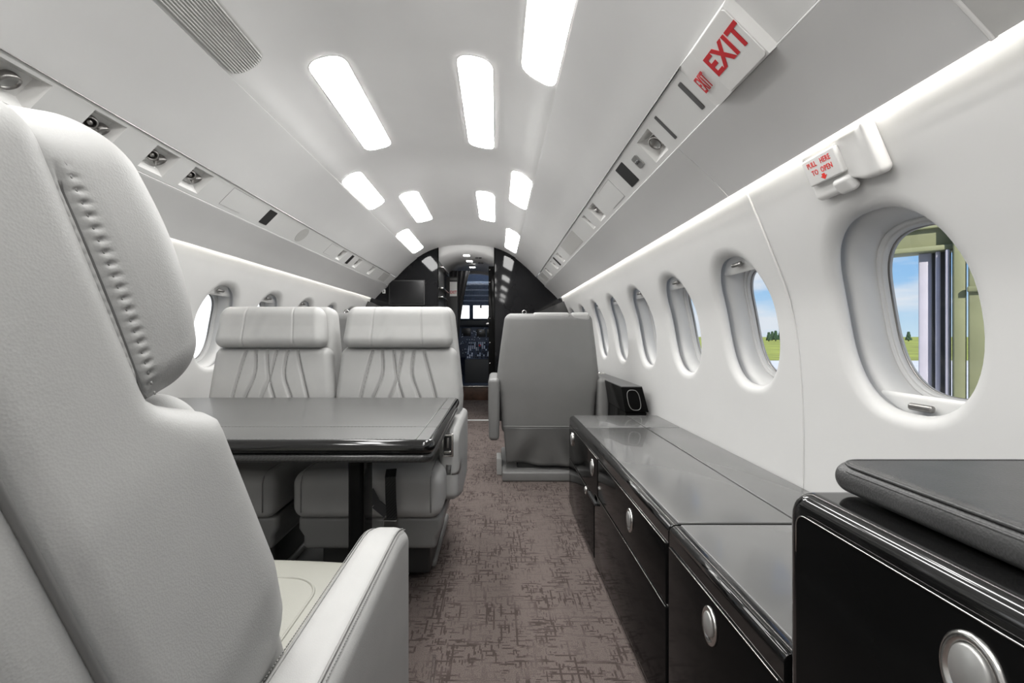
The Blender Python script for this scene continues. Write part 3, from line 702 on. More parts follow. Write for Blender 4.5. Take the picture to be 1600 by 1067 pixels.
def make_seat(label, lean, pivz=.40, near=False, cat='seat', rear='leather', arm_top=.63, front='leather', group=None, arm_tilt=0, wk=1.0, arm_off=.338, arms=(-1, 1), arm_h=.33):
    wprof = lambda z: wprof0(z)*wk
    root = thing('cabin_seat', label, cat, group=group)
    A = T(0, 0, pivz) @ R(math.radians(lean), 'X')
    # shell of the backrest
    def fnear(p):
        z = p.z+.193; y = p.y-.084
        k = max(0, min(1, (.478-z)/.060)); k = k*k*(3-2*k)
        y += k*max(0, (p.y+.03)/.088)*(.064+.034*max(0, (.45-z)/.45))
        x = p.x*(wprof(z)+.003*k+.014*max(0, min(1, (.20-z)/.2)))/.30
        return (x, y, z)
    def fshell(p):
        z = p.z+.285; k = wprof(z)/.30
        y = p.y-.115
        if p.y < 0: y -= .018*math.cos(p.x/.30*PI/2)*min(1, max(0, (z+.1)/.3))
        return (p.x*k, y, z)
    if near:
        def frear(p): z = p.z+.30; return (p.x*wprof(z)/.30, p.y-.153-.012*math.cos(min(1, abs(p.x)/.3)*PI/2), z)
        G().add(*rb(.598, .1175, .96, .030, (8, 8, 90), 7, fnear), mt=A).obj('backrest', rear, root)
        G().add(*rb(.592, .056, .72, .020, (10, 2, 24), 5, frear), mt=A).obj('rear_shell', rear, root)
    else:
        G().add(*rb(.60, .13, .79, .042, (16, 3, 24), 6, fshell), mt=A).obj('backrest', rear, root)
    # front cushion with sewn channels
    def fc(p):
        z = p.z+(.215 if near else .230); k = (wprof(z)-(.030 if near else .003))/.30; x = p.x*k; y = p.y+(.045 if near else 0)
        if p.y > 0:
            y += .018*math.cos(min(1, abs(p.x/.3))*PI/2)*math.sin(max(0, min(1, z/.46))*PI)
            edge = min(1, (.26-abs(p.x))/.03) if abs(p.x) < .26 else 0
            if not near and edge > 0:
                d = min(seg_d(p.x, z, g) for g in GRO); y -= .015*math.exp(-(d/.006)**2)*edge
        return (x, y-.030, z)
    v_, f_ = rb(.60, .085, .47 if near else .50, .036, (150, 2, 46) if not near else (40, 3, 30), 6, fc)
    G().add(v_, f_, mt=A).obj('back_cushion', front, root)
    if not near:
        cu = [c for c in root.children if c.name.startswith('back_cushion')][0]
        for g_ in GRO:
            P = []
            for (x, z) in smoothtab(g_, 3):
                if z < .06 or z > .452: continue
                y = .0425+.018*math.cos(min(1, abs(x/.3))*PI/2)*math.sin(max(0, min(1, z/.46))*PI)-.015-.030
                P.append(A @ Vector((x*(wprof(z)-.003)/.30, y, z)))
            G().add(*tube(P, .0016, 5)).obj('seam', 'seam', cu)
    # headrest
    def fh(p):
        z = p.z+(.558 if near else .570); k = (wprof(z)+.000)/.30; x = p.x*k; y = p.y
        if p.y > 0 and not near:
            y -= .005*math.exp(-((abs(p.x)-.13)/.0035)**2)
            y += .0025*math.sin((p.x*1.0+p.z*.5)*70)*math.exp(-((p.x-.06)/.06)**2)
        if near: y += max(0, p.y/.051)*(.009+.020*math.sin(PI*max(0, min(1, (p.z+.10)/.20)))*(1 if p.z < 0 else 1)); z += .006
        else: y += .012*(p.z/.11 if p.z < 0 else p.z/.3)*-1 if p.y > 0 else 0
        if near:
            if abs(p.x) > .26:
                x = math.copysign(abs(x)+hb_(p.y-.009, z)-hdim(p.y-.009, z), x)
            return (x, y-.009, z)
        return (x, y+.004, z)
    v_, f_ = rb(.568, .105, .188, .045, (150, 3, 14), 7, fh) if not near else rb(.580, .102, .205, .036, (20, 40, 130), 18, fh)
    hr = G().add(v_, f_, mt=A).obj('headrest', front, root)
    # pair of small rolled pads and ring on the head end
    # seat cushion
    def fs_(p):
        y = p.y; z = p.z
        if p.z > 0: z += .012*math.cos(min(1, abs(p.x/.3))*PI/2)
        return (p.x*min(1, wk), y+.205, z+.375)
    G().add(*rb(.575, .54, .16, .045, (14, 14, 3), 6, fs_)).obj('seat_cushion', 'cream' if near else front, root)
    if near:
        pl = [(x, y+.205, .4625) for x, y in rrect(-.20, .20, -.22, .17, .06, 8)]
        G().add(*tube([(x, y, .4545+.012*math.cos(min(1, abs(x/.3))*PI/2)) for x, y, z in pl], .003, 6, closed=True)).obj('seat_piping', 'cream', root)
    else:
        for s in (-.245*min(1, wk), .245*min(1, wk)): G().add(*tube([(s, .4755, .325), (s, .4755, .405), (s, .474, .424), (s, .466, .440), (s, .45, .4515), (s, .43, .4585), (s, .10, .461)], .0025, 6)).obj('cushion_seam', 'thread', root)
    # underframe, base
    def fb(p): return (p.x*min(1, wk)*(1 if p.z > 0 else .93), p.y+.17, p.z+.235)
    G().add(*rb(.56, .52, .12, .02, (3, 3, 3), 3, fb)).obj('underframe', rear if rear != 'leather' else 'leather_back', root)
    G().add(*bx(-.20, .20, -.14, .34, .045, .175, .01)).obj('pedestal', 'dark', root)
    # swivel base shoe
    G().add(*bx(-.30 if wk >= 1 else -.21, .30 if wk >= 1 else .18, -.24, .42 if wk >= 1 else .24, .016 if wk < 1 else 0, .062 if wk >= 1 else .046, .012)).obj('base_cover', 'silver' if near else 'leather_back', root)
    # arms
    for s in arms:
        def fa(p):
            z = p.z; t_ = (p.y+.27)/.54
            x = p.x*(1-.10*max(0, -z/.16))
            if z > 0: z -= .020*max(0, (t_-.85)/.15)**2
            if z < 0 and not near: z += .07*max(0, (t_-.55)/.45)
            return (p.x if near else x, p.y, z)
        am = T(s*arm_off, .055, arm_top-arm_h/2) @ R(-arm_tilt, 'X')
        ar = G().add(*rb(.074, .56, arm_h, .026, (3, 16, 8), 6, fa), mt=am).obj('armrest', front if near else rear, root)
        for q in (-.021, .021):
            pts = []
            for i in range(25):
                y = -.26+.52*i/24; t_ = (y+.27)/.54; pts.append(Vector((q*1.2, y, arm_h/2+.0005-.0035-.020*max(0, (t_-.85)/.15)**2)))
            y = .2785
            pts += [Vector((q*1.2, .272, .112)), Vector((q*1.2, .279, .06)), Vector((q*1.2, .279, -.02))]
            if near:
                P = [am @ p for p in pts]; G().add(*tube(P, .0018, 5)).obj('seam', 'thread', ar)
                P2 = [am @ (p+Vector((math.copysign(.005, q), 0, -.0014))) for p in pts[:25]]
                st = G()
                for a_, b_ in zip(P2, P2[1:]):
                    for k in range(5):
                        c0 = a_.lerp(b_, k/5); c1 = a_.lerp(b_, (k+.6)/5); st.add(*tube([c0, c1], .0009, 4))
                st.obj('stitching', 'thread', ar)['kind'] = 'stuff'
    return root
def seat_extras_near(root, lean, pivz):
    A = T(0, 0, pivz) @ R(math.radians(lean), 'X')
    hr = [c for c in root.children if c.name.startswith('headrest')][0]
    sh = [c for c in root.children if c.name.startswith('backrest')][0]
    # seam with stitches round the side of the headrest
    for s in (1, -1):
        def at(z, y): return A @ Vector((s*(wprof(z)*.580/.60+hb_(y, z)-hdim(y, z)+.0002), y, z))
        G().add(*tube([at(.474+.148*i/49, -.0295) for i in range(50)], .0016, 6)).obj('seam', 'seam', hr)
        st = G()
        for i in range(21):
            z = .4758+.0078*i-.0078*0
            st.add(*tube([at(z-.0012, -.0235), at(z+.0012, -.0235)], .0007, 5))
            st.add(*tube([at(z-.0012, -.0365), at(z+.0012, -.0365)], .0007, 5))
        st.obj('stitching', 'thread', hr)['kind'] = 'stuff'
        # seam of the shell
        pts = [A @ Vector((s*(wprof(z)-.004), -.137, z)) for z in [-.08+.72*i/30 for i in range(31)]]
        G().add(*tube(pts, .0028, 6)).obj('seam', 'seam', sh)
def place(o, x, y, rz=0): o.location = (x, y, 0); o.rotation_euler = (0, 0, rz)
def kids_copy(src, label):
    c = src.copy(); COL.objects.link(c); c['label'] = label
    for ch in list(src.children):
        d = ch.copy(); COL.objects.link(d); d.parent = c
        for g_ in ch.children: h_ = g_.copy(); COL.objects.link(h_); h_.parent = d
    return c

near = make_seat('light grey leather seat filling the left foreground, cream cushion, reclined', 18, .443, near=True, arm_top=.602, arm_h=.44)
seat_extras_near(near, 18, .443)
place(near, -.532, .50)
GP = 'grey leather seats facing the camera across the table'
sa = make_seat('quilted grey leather seat facing the camera at the aisle end of table', 6, .40, group=GP, wk=.905, arm_off=.268, arms=(-1,), arm_top=.575); place(sa, -.447, 2.03, PI)
def add_panel(seat, s):
    ar = [c for c in seat.children if c.name.startswith('armrest')][0]
    c = s*.268
    G().add(*bx(c-.018, c+.024, .330, .338, .478, .565, .003)).obj('control_plate', 'chrome', ar)
    G().add(*bx(c-.012, c+.018, .337, .340, .486, .557, .002)).obj('control_recess', 'dark', ar)
    G().add(*bx(c-.010, c+.016, .339, .344, .492, .502, .002)).obj('slide_switch', 'chrome', ar)
    G().add(*bx(c-.002, c+.006, .339, .345, .512, .550, .002)).obj('lever', 'steel', ar)
sb = kids_copy(sa, 'quilted grey leather seat facing the camera by the left windows'); place(sb, -1.022, 2.03, PI)
ar = [c for c in sb.children if c.name.startswith('armrest')][0]
for c in ar.children: bpy.data.objects.remove(c)
ar.location.x = .536
add_panel(sa, -1)
# chair seen from behind
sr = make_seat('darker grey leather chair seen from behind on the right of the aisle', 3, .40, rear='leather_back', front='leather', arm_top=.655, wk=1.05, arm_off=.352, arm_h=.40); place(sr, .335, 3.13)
def rear_details(seat, pivz, lean):
    A = T(0, 0, pivz) @ R(math.radians(lean), 'X')
    sh = [c for c in seat.children if c.name.startswith('backrest')][0]
    for x0, x1 in ((-.10, .135), (.145, .262)):
        def ff(p, c=(x0+x1)/2): return (p.x+c, p.y-.145, p.z+.660)
        G().add(*rb(x1-x0, .085, .055, .02, (4, 3, 2), 4, ff), mt=A).obj('top_pad', 'leather', seat)
    ring = [A @ Vector((-.155+.013*math.cos(a), -.13, .688+.013*math.sin(a))) for a in [2*PI*i/16 for i in range(16)]]
    G().add(*tube(ring, .003, 6, closed=True)).obj('ring', 'chrome', seat)
    # loose leather skirt with folds
    nx, nz = 48, 14; vs = []; fs = []
    for k in range(nz+1):
        t_ = k/nz; z = .345-.255*t_
        for i in range(nx+1):
            u = i/nx*2-1
            fold = .032*t_*math.sin(u*5+t_*3.5+.5)*math.exp(-((u+.55)/.3)**2)+.030*t_*math.sin(u*9-t_*5)*math.exp(-((u-.6)/.3)**2)
            vs.append((u*(.292-.02*t_), -.200-.012*math.cos(u*1.4)+.02*t_+fold, z-.02*t_*math.exp(-((u+.8)/.3)**2)*-1))
    for k in range(nz):
        for i in range(nx): a_ = k*(nx+1)+i; fs.append([a_, a_+1, a_+nx+2, a_+nx+1])
    o = link('skirt', vs, fs, 'leather_skirt', seat); s_ = o.modifiers.new('s', 'SOLIDIFY'); s_.thickness = .006
    G().add(*tube([(-.292, -.207, .346), (-.1, -.214, .346), (.1, -.214, .346), (.292, -.207, .346)], .003, 6)).obj('skirt_seam', 'thread', seat)
    G().add(*bx(-.335, -.300, -.10, .06, .0, .11, .006)).obj('floor_shoe', 'panlight', seat)
rear_details(sr, .40, 3)
sc_ = kids_copy(sr, 'darker grey chair back glimpsed between the two facing seats'); place(sc_, -.80, 3.06)
# seat belt hanging from the facing seat
t_ = thing('seat_belt', 'dark woven seat belt hanging over the aisle seat cushion below the table', 'seat belt', (-.36, 1.53, .30))
g7 = G()
def strap(g_, pts, wd, th=.003):
    for i in range(len(pts)-1):
        a_, b_ = Vector(pts[i]), Vector(pts[i+1]); d = (b_-a_).normalized(); s = Vector((1, 0, 0)) if abs(d.x) < .8 else Vector((0, 0, 1)); s = (s-d*s.dot(d)).normalized(); n = d.cross(s)
        vs = []
        for p in (a_-d*.001, b_+d*.001):
            for su, sn in ((-1, -1), (1, -1), (1, 1), (-1, 1)): vs.append(p+s*su*wd/2+n*sn*th/2)
        g_.add(vs, [[0, 1, 5, 4], [1, 2, 6, 5], [2, 3, 7, 6], [3, 0, 4, 7], [0, 3, 2, 1], [4, 5, 6, 7]])
strap(g7, [(-.005, .05, .165), (.0, .012, .15), (.003, .005, .08), (.008, .004, .0)], .036); g7.obj('webbing', 'carbon', t_, smooth=False)
g7 = G(); strap(g7, [(-.075, .02, .10), (-.05, .012, .06), (-.01, .008, .03)], .034); g7.obj('lap_strap', 'fabric', t_, smooth=False)
link('buckle', *bx(-.020, .026, -.008, .012, -.03, .012, .003), 'steel', t_)

# ================================================================== table
t_ = thing('dining_table', 'black edged folding table with dark leather inlay between the seats', 'table', (-.80, 1.57, 0))
x0, x1, y0, y1, zt = -.60, .640, -.41, .41, .66
def roundpoly(x0, x1, y0, y1, r): return rrect(x0, x1, y0, y1, r, 6)
def slab(x0, x1, y0, y1, z0, z1, rc, re, k=5):
    """slab with rounded plan corners and bullnose edge"""
    vs = []; fs = []; lv = []
    for i in range(k+1):
        a = -PI/2+PI*i/k; lv.append((re*(1-math.cos(a)), (z0+z1)/2+(z1-z0)/2*math.sin(a)))
    for e_, z in lv: vs += [(x, y, z) for x, y in rrect(x0+e_, x1-e_, y0+e_, y1-e_, max(rc-e_, .002), 6)]
    n = len(vs)//(k+1)
    for i in range(k):
        for j in range(n): q = (j+1) % n; fs.append([i*n+j, i*n+q, (i+1)*n+q, (i+1)*n+j])
    fs.append(list(range(n))[::-1]); fs.append([k*n+j for j in range(n)]); return vs, fs
o = link('tabletop', *slab(x0, x1, y0, y1, zt-.034, zt, .03, .012), 'edge', t_); o.data.set_sharp_from_angle(angle=.9)
o = link('apron', *slab(x0+.02, x1-.006, y0+.008, y1-.01, zt-.058, zt-.036, .03, .006), 'carbon', t_)
for a_, b_ in ((y0+.016, -.232), (-.229, y1-.014)):
    link('leather_inlay', *prism(rrect(x0+.02, x1-.052, a_, b_, .004), zt-.001, zt+.0012), 'tabletop', t_, smooth=False)
for a_, b_ in ((y0+.016, -.232), (-.229, .10), (.103, y1-.014)): link('edge_inlay', *prism(rrect(x1-.048, x1-.016, a_, b_, .004), zt-.001, zt+.0008), 'tabletop', t_, smooth=False)
for yy in (-.2305, y0+.019): 
    g7 = G()
    for i in range(110):
        x = x0+.03+i*(x1-x0-.10)/110; g7.add(*rb(.006, .0022, .0016, .0007, k=1), mt=T(x, yy+.004, zt+.0016))
    g7.obj('stitching', 'thread', t_)['kind'] = 'stuff'
g7 = G().add(*tube([(x1-.050, y0+.02, zt+.001), (x1-.050, y1-.02, zt+.001)], .0011, 5)); g7.obj('inlay_seam', 'silver', t_)
link('leg', *bx(.393, .435, -.33, -.225, .04, zt-.056, .012, 3), 'gloss', t_)
link('leg', *bx(-.40, -.33, -.33, -.20, .04, zt-.056, .012, 3), 'gloss', t_)
link('support_rail', *bx(.43, .50, -.19, .25, zt-.10, zt-.057, .006), 'dark', t_)
# floor pan under the facing seats
t_ = thing('floor_pan', 'dark grey seat track panel on the floor beneath the table', 'floor panel', (-.9, 1.7, 0))
for i in range(4): link('panel', *bx(-.50+.262*i, -.242+.262*i, -.95, 1.0, .001, .016, .003), 'pan', t_)
link('side_rail', *bx(.535, .56, -.95, 1.05, .001, .045, .006), 'panlight', t_)
link('slot', *bx(.12, .135, -.42, -.28, .015, .019, .002), 'dark', t_)
t_ = thing('cable_cover', 'thin brown ridge running along the carpet beside the near armrest', 'cable cover', (-.168, .9, 0))
G().add(*tube([(.0, -.4, .001), (.002, 0, .002), (-.004, .3, .002), (-.012, .42, .001)], .005, 8)).obj('ridge', 'carpet', t_)

# ================================================================== right console
def latch(parent, x, y, z, sc=1.0, name='latch'):
    mt = T(x, y, z) @ R(-PI/2, 'Y')   # local z points to -x
    a_ = G().add(*lathe([(.0275, 0), (.0275, .003), (.0255, .0048), (.0225, .0048), (.021, .002), (.019, .001), (.0001, .001)], 32, sx=1.25*sc, sy=.92*sc, cap=False), mt=mt).obj(name, 'chrome', parent)
    G().add(*lathe([(.0185, .001), (.0185, .005), (.017, .0068), (.0001, .0075)], 28, sx=1.2*sc, sy=.85*sc, cap=False), mt=mt @ T(.0035, 0, 0)).obj('push_button', 'silver', a_)
FX = .390
def console(label, ya, yb, zt, splits, grp=None):
    root = thing('console_cabinet', label, 'cabinet', (FX, ya, 0), grp)
    def L(o): return o
    e_ = .018
    pr = [(0.012, 0), (0.012, .03), (0, .034), (0, zt-e_)]+[(e_-e_*math.cos(a), zt-e_+e_*math.sin(a)) for a in [PI/2*i/8 for i in range(1, 9)]]
    xr = lambda z: CX+xw(z-H)-FX-.003
    pr += [(xr(zt), zt), (xr(zt-.2), zt-.2), (xr(.2), .2), (xr(0.02)-.0, 0)]
    o = link('body', *extr(pr, 0, yb-ya), 'edge', root); o.data.set_sharp_from_angle(angle=.5)
    return root, xr
# far console
c1, xr = console('long low gloss black console with grey top beside the right wall', 1.034, 2.43, .50, None)
zt = .50
def top(parent, xa, xb, ya, yb, z, name, m='satin', skew=None):
    link(name, *bx(xa, xb, ya, yb, z-.002, z+.004, .0025), m, parent)
hx = .30      # hinge line
for (a_, b_) in ((.003, 1.068), (1.074, 1.394)):
    top(c1, .024, hx-.003, a_, b_, zt, 'top_panel'); top(c1, hx+.003, xr(zt)-.002, a_, b_, zt, 'rear_top_panel')
def door(parent, ya, yb, za, zb, seam=True, name='door', px=-.0035):
    link(name, *bx(px, .002, ya, yb, za, zb, .0025), 'gloss', parent)
    if seam: link('edge_glint', *bx(px-.0006, px+.001, ya+.004, yb-.004, zb-.0012, zb+.0006, .0003, 1), 'chrome', parent)  # bright strip imitates the highlight on the door edge
door(c1, .006, .700, .315, .455, name='drawer'); door(c1, .712, 1.39, .285, .455, name='drawer')
door(c1, .006, .762, .045, .309); door(c1, .775, 1.39, .045, .278)
latch(c1, -.0035, 1.318-1.034, .395); latch(c1, -.0035, 1.836-1.034, .398); latch(c1, -.0035, 2.33-1.034, .40)
link('hinge', *bx(-.012, .002, .72, .86, .272, .283, .002), 'dark', c1); latch(c1, -.0035, .93, .262, .5, 'small_latch')
# glossy bullnose strip
for (a_, b_) in ((.004, .62),): link('bullnose', *tube([(.010, a_, zt-.012), (.010, b_, zt-.012)], .0105, 12), 'edge', c1)
c2, xr = console('near low gloss black console unit with grey top', .618, 1.028, .50, None)
for xa, xb, nm in ((.024, xr(zt)-.002, 'top_panel'),): top(c2, xa, xb, .002, .407, zt, nm)
door(c2, .004, .406, .06, .4555)
latch(c2, -.0035, .823-.618, .405)
link('bullnose', *tube([(.010, .001, zt-.012), (.010, .408, zt-.012)], .0105, 12), 'edge', c2)
# taller cabinet in the foreground
YT = .612
t_ = thing('tall_cabinet', 'tall gloss black cabinet with round latch in the right foreground', 'cabinet', (FX-.002, -.9, 0))
ch, cd = .7295, YT+.9
xr_ = CX+xw(-.25)-FX-.002
def fcab(p): return p
vv = []; 
# body: front face with a large rounded far upper corner, bullnose along the top edge
def prof_cab():
    """outline in (y,z) of the front face"""
    r = .035; P = [(0, 0), (cd, 0)]
    P += [(cd-r+r*math.cos(a), ch-r+r*math.sin(a)) for a in [PI/2*i/8 for i in range(9)]]
    P += [(0, ch)]; return P
P = prof_cab(); vs = []; fs = []; e_ = .020; K = 8
cen = Vector((cd/2, ch/2))
def inset(P, d):
    o = []
    for (y, z) in P: o.append((y if y < .001 else y-d*max(0, min(1, (y-(cd-.05))/.05)) if y > cd-.05 else y, z if z < .001 else z-d*max(0, min(1, (z-(ch-.05))/.05)) if z > ch-.05 else z))
    return o
levels = [(e_*(1-math.cos(PI/2*i/K)), e_*(1-math.sin(PI/2*i/K))) for i in range(K+1)]   # (x, inset)
for x, d in levels: vs += [(x, y, z) for y, z in inset(P, d)]
vs += [(min(xr_, CX+xw(z-H)-FX-.004), y, z) for y, z in P]
n = len(P); L_ = len(levels)+1
for i in range(L_-1):
    for j in range(n): q = (j+1) % n; fs.append([i*n+j, i*n+q, (i+1)*n+q, (i+1)*n+j])
fs.append(list(range(n))); fs.append([(L_-1)*n+j for j in range(n)][::-1])
o = link('body', vs, fs, 'edge', t_); o.data.set_sharp_from_angle(angle=.5)
yy0, yy1, zz0, zz1 = .4, cd-.028, .06, ch-.0265
pl = rrect(yy0, yy1, zz0, zz1, .016, 6)
vsd = [(-.0035, y, z) for y, z in pl]+[(.004, y, z) for y, z in pl]; n = len(pl)
dd = link('door', vsd, [list(range(n))[::-1]]+[[i, (i+1) % n, n+(i+1) % n, n+i] for i in range(n)], 'gloss', t_, smooth=False)
rim_ = [(-.0038, y, z) for y, z in pl if z > zz1-.02]
G().add(*tube([(-.0036, yy1, zz1-.05)]+rim_, .0009, 6)).obj('edge_glint', 'chrome', t_)  # bright line imitates a highlight along the cabinet door edge
latch(t_, -.0035, .9+.366, -.276+H, 1.05)
# leather cushion on the tall cabinet
def fq(p): return p
cz = ch
o = thing('cabinet_cushion', 'black leather padded slab with piped edge on the tall cabinet', 'cushion', (.425, -.3, cz+.002))
L2 = xr_-.036; D2 = YT+.3-.022
G().add(*rb(L2, D2, .040, .0195, (12, 20, 2), 6, lambda p: (p.x+L2/2+.004, p.y+D2/2, p.z+.0205))).obj('pad', 'blackleather', o)
for q, zz in ((.0035, .030), (.0055, .0375)):
    pl = [(x, y, zz) for x, y in rrect(.004+q, .004+L2-q, q, D2-q, .03, 6)]
    G().add(*tube(pl, .0022, 6, closed=True)).obj('piping', 'blackleather', o)
# side ledge along the wall ahead of the console
o = thing('side_ledge', 'slanted dark wall ledge box standing at the end of the console', 'ledge', (0, 2.52, 0))
poly = [(.690, .643), (.806, .643), (.842, .505), (.712, .505)]
# parallelogram section; the end face carries a framed window-like inlay
link('box', *extr(poly, 0, 1.9), 'gloss', o, smooth=False)
link('top_panel', *extr([(.692, .6432), (.806, .6432), (.806, .6475), (.692, .6475)], .002, 1.9), 'darkgrey', o, smooth=False)
ringp = []
for i in range(28):
    a_ = 2*PI*i/28; r_ = sup(a_, 3); zc = .572+.056*math.sin(a_)*r_; xc = .760+.034*math.cos(a_)*r_+(.572-zc)*.20; ringp.append((xc, -.001, zc))
G().add(*tube(ringp, .0016, 6, closed=True)).obj('inlay_ring', 'silver', o)
link('rear_box', *extr([(.700, 0), (.715, .502), (.83, .502), (.755, 0)], .0, 1.9), 'gloss', o, smooth=False)
o = thing('cup_holder', 'shiny round cup holder at the far end of wall ledge', 'cup holder', (.745, 3.35, .6478))
G().add(*lathe([(.045, 0), (.045, .006), (.038, .008), (.036, .001), (.0001, .001)], 28, cap=False)).obj('ring', 'chrome', o)

# ================================================================== exit sign on the right rail
y0s, y1s = .845, .985
t_ = thing('exit_sign', 'large white overhead box sign reading EXIT in red on the right rail', 'sign', mw=railm(1, .915))
# local x towards the camera, local y up towards the ceiling
hl, hw = .070, .066
v, f = [], []
v = [(-hl, -hw, 0), (hl, -hw, 0), (hl, hw, 0), (-hl, hw, 0), (-hl+.002, -hw, .022), (hl-.002, -hw, .022), (hl-.002, hw-.008, .022), (-hl+.002, hw-.008, .022), (-hl-.095, -hw, 0), (-hl-.095, hw, 0)]
f = [[0, 1, 5, 4], [1, 2, 6, 5], [2, 3, 7, 6], [4, 5, 6, 7], [8, 9, 7, 4], [8, 0, 4], [9, 3, 7], [0, 1, 2, 3, 9, 8]]
v2, f2 = v, f
link('housing', v2, f2, 'sign', t_, smooth=False)
link('face_plate', *prism(rrect(-hl+.004, hl-.004, -hw+.004, hw-.010, .008), .021, .0245), 'sign', t_, smooth=False)
text_mesh('EXIT', .066, t_, 'red', T(.003, -.001, .0248), bold=.032, sx=.88, spacing=1.08)
# text on the sloping end
sl_ = math.atan2(.022, .097); mm = T(-hl-.050, -.006, .0138) @ R(-sl_, 'Y')
text_mesh('EXIT', .060, t_, 'red', mm, bold=.012, sx=.40, spacing=1.15)
# ================================================================== hatch handle cover
zc_ = .362; slp = math.atan2(xw(.32)-xw(.40), .08)
Xv = Vector((0, -1, 0)); Yv = Vector((-math.sin(slp), 0, math.cos(slp))); Zv = Xv.cross(Yv)
pos = WP(1, .935, zc_, .003)
mw = Matrix(((Xv.x, Yv.x, Zv.x, pos.x), (Xv.y, Yv.y, Zv.y, pos.y), (Xv.z, Yv.z, Zv.z, pos.z), (0, 0, 0, 1)))
t_ = thing('hatch_handle_cover', 'white moulded cover with red PULL HERE TO OPEN label above the nearest window', 'handle cover', mw=mw)
def fcv(p):
    y = p.y
    if p.y < 0: y = p.y*(1-.25*math.exp(-((p.x-.012)/.022)**2)) if p.y < -.03 else y
    if p.y < 0 and p.x < -.02: y = p.y*(1.08)
    return (p.x, y, p.z+(.010 if p.x > .06 else 0)*max(0, min(1, (p.x-.06)/.03)))
G().add(*rb(.190, .108, .030, .012, (24, 10, 2), 4, fcv), mt=T(0, 0, .010)).obj('cover', 'sign', t_)
lab = link('label_box', *rb(.095, .058, .014, .004, k=3), 'sign', t_); lab.location = (-.030, .008, .030)
sub = lab
text_mesh('PULL   HERE', .0165, sub, 'redpull', T(0, .014, .0074), bold=.01, sx=.72, depth=.0003, spacing=1.05)
text_mesh('TO  OPEN', .0165, sub, 'redpull', T(.002, -.004, .0074), bold=.01, sx=.75, depth=.0003, spacing=1.05)
ap = [(-.004, -.012), (.004, -.012), (.004, -.017), (.009, -.017), (0, -.025), (-.009, -.017), (-.004, -.017)]
link('arrow', *prism(ap, .0070, .0077), 'redpull', sub, smooth=False)
G().add(*rb(.042, .036, .022, .009, (4, 4, 2), 4), mt=T(-.004, -.044, .022) @ R(.35, 'X')).obj('grip', 'sign', t_)

# ================================================================== outside
zg = -1.5
v, f = bx(-80, 400, -60, 480, zg-.1, zg, .01); struct(link('floor_apron', v, f, 'apron'), 'pale concrete apron outside', 'ground')
v = []; f = []
for i in range(31):
    for j in range(31):
        y = 44+(i/30)**2*420; x = -30+j*16+(y-44)*.3; v.append((x, y, zg+.02+.05*(1+math.sin(i*1.7+j))*(1 if i else 0)+(y-44)*.002))
for i in range(30):
    for j in range(30): a_ = i*31+j; f.append([a_, a_+1, a_+32, a_+31])
o = link('grass_field', v, f, 'grass'); tag(o, 'yellow green grass field beyond the apron', 'grass', kind='stuff')
def conifer(x, y, h, label):
    r = thing('conifer', label, 'tree', (x, y, zg+.6), 'trees on the horizon')
    G().add(*tube([(0, 0, 0), (0, 0, h*.5)], .18, 8)).obj('trunk', 'bark', r)
    g7 = G()
    for k in range(9):
        z = h*(.18+.09*k); rr = h*.30*(1-k/9.5)+.1
        for a in range(11):
            an = a*2*PI/11+k*.5+random.uniform(-.2, .2); rr2 = rr*random.uniform(.7, 1.15)
            g7.add(*tube([(0, 0, z+.3), (math.cos(an)*rr2*.6, math.sin(an)*rr2*.6, z+.05), (math.cos(an)*rr2, math.sin(an)*rr2, z-.12)], [.28, .30, .03], 5))
    g7.obj('foliage', 'leaf', r)
random.seed(4)
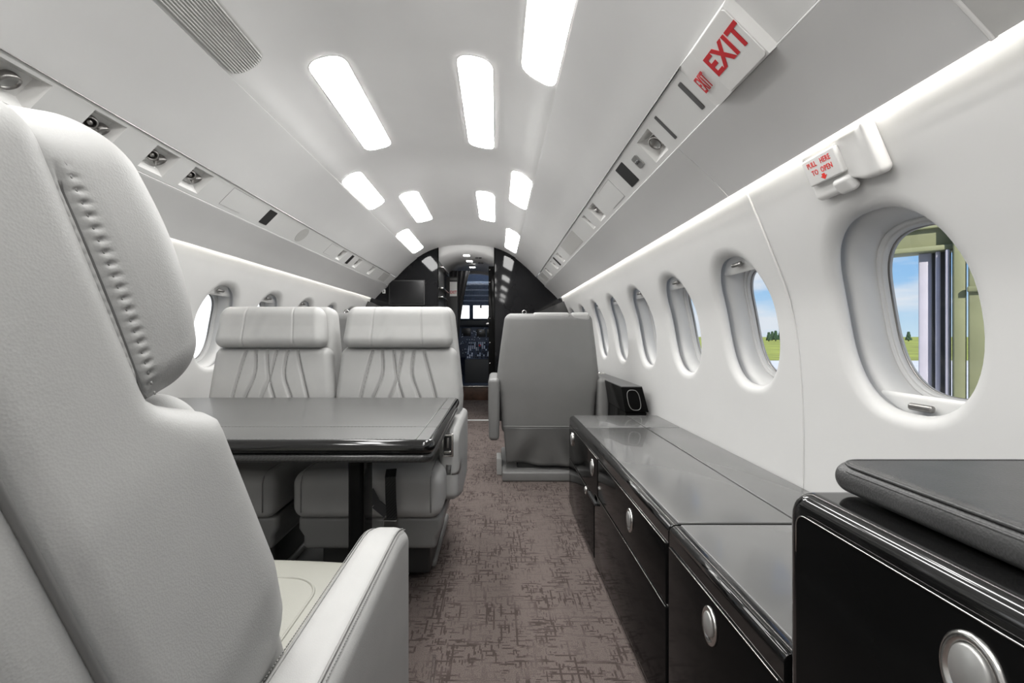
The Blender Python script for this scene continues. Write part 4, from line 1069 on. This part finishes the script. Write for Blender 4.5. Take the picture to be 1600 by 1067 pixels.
for i in range(9):
    y = 150+random.uniform(-12, 12); sl_ = (.572, .598, .6055, .613, .623, .66, .70, .872, .905)[i]
    conifer(y*sl_, y, random.uniform(2.2, 3.6), 'dark conifer on the horizon beyond the grass, %s of the row' % ('first', 'second', 'third', 'fourth', 'fifth', 'sixth', 'seventh', 'eighth', 'last')[i])
# sunlit white wall added to white out the left windows and windshield
t_ = thing('whiteout_wall', 'plain white wall added to white out the view through the left windows', 'building', (-20, 22, zg))
link('wall', *bx(-40, 22.5, 0, 4, 0, 16, .02), 'whiteout', t_); 
for i in range(24): link('panel_joint', *bx(-39+2.5*i, -38.95+2.5*i, -.03, 0, 0, 16, .005, 1), 'whiteout', t_)
# olive hangar structure with a stacked sliding door, seen through the nearest right window
t_ = thing('hangar_doorway', 'olive hangar framing with pale sliding door leaves outside the nearest window', 'building', (8.2, 9.0, zg))
# frame of reference: looking along (0.68, 0.73)
rot = R(-math.atan2(.68, .73), 'Z')
def hb(name, x0, x1, y0, y1, z0, z1, m): 
    v, f = bx(x0, x1, y0, y1, z0, z1, .02, 1); return G().add(v, f, mt=rot).obj(name, m, t_)
hb('header_beam', -1.25, .95, -.2, .2, 4.02, 5.9, 'olive'); hb('beam_flange', -1.25, .95, -.32, -.2, 4.02, 4.12, 'olive')
hb('beam_flange', -1.25, .95, -.30, -.2, 4.45, 4.52, 'olive')
hb('door_leaf', .105, .29, -.10, -.02, 0, 4.02, 'lilac'); hb('door_leaf', .34, .41, -.22, -.12, 0, 4.02, 'lilac'); hb('door_leaf', .47, .53, -.36, -.26, 0, 4.02, 'lilac')
hb('door_gap', .29, .56, -.02, .06, 0, 4.02, 'darkgrey'); hb('column', .57, .74, -.45, -.05, 0, 6.2, 'olive')
for i in range(7): hb('wall_panel', .76+.42*i, 1.17+.42*i, -.5, -.4, 0, 6.5, 'olive')
hb('wall_rail', .74, 3.6, -.58, -.5, 3.2, 3.3, 'olive'); hb('doorway_dark', .95, 2.6, -.53, -.5, .2, 1.9, 'darkgrey')
# unseen roof added to keep the sun off the aircraft
t_ = thing('sun_shield_roof', 'dark flat hangar roof deck added out of view to block the sun', 'roof', (0, 0, 5.2))
link('deck', *bx(-16, 6.0, -30, 7.0, 0, .3, .02), 'darkgrey', t_)
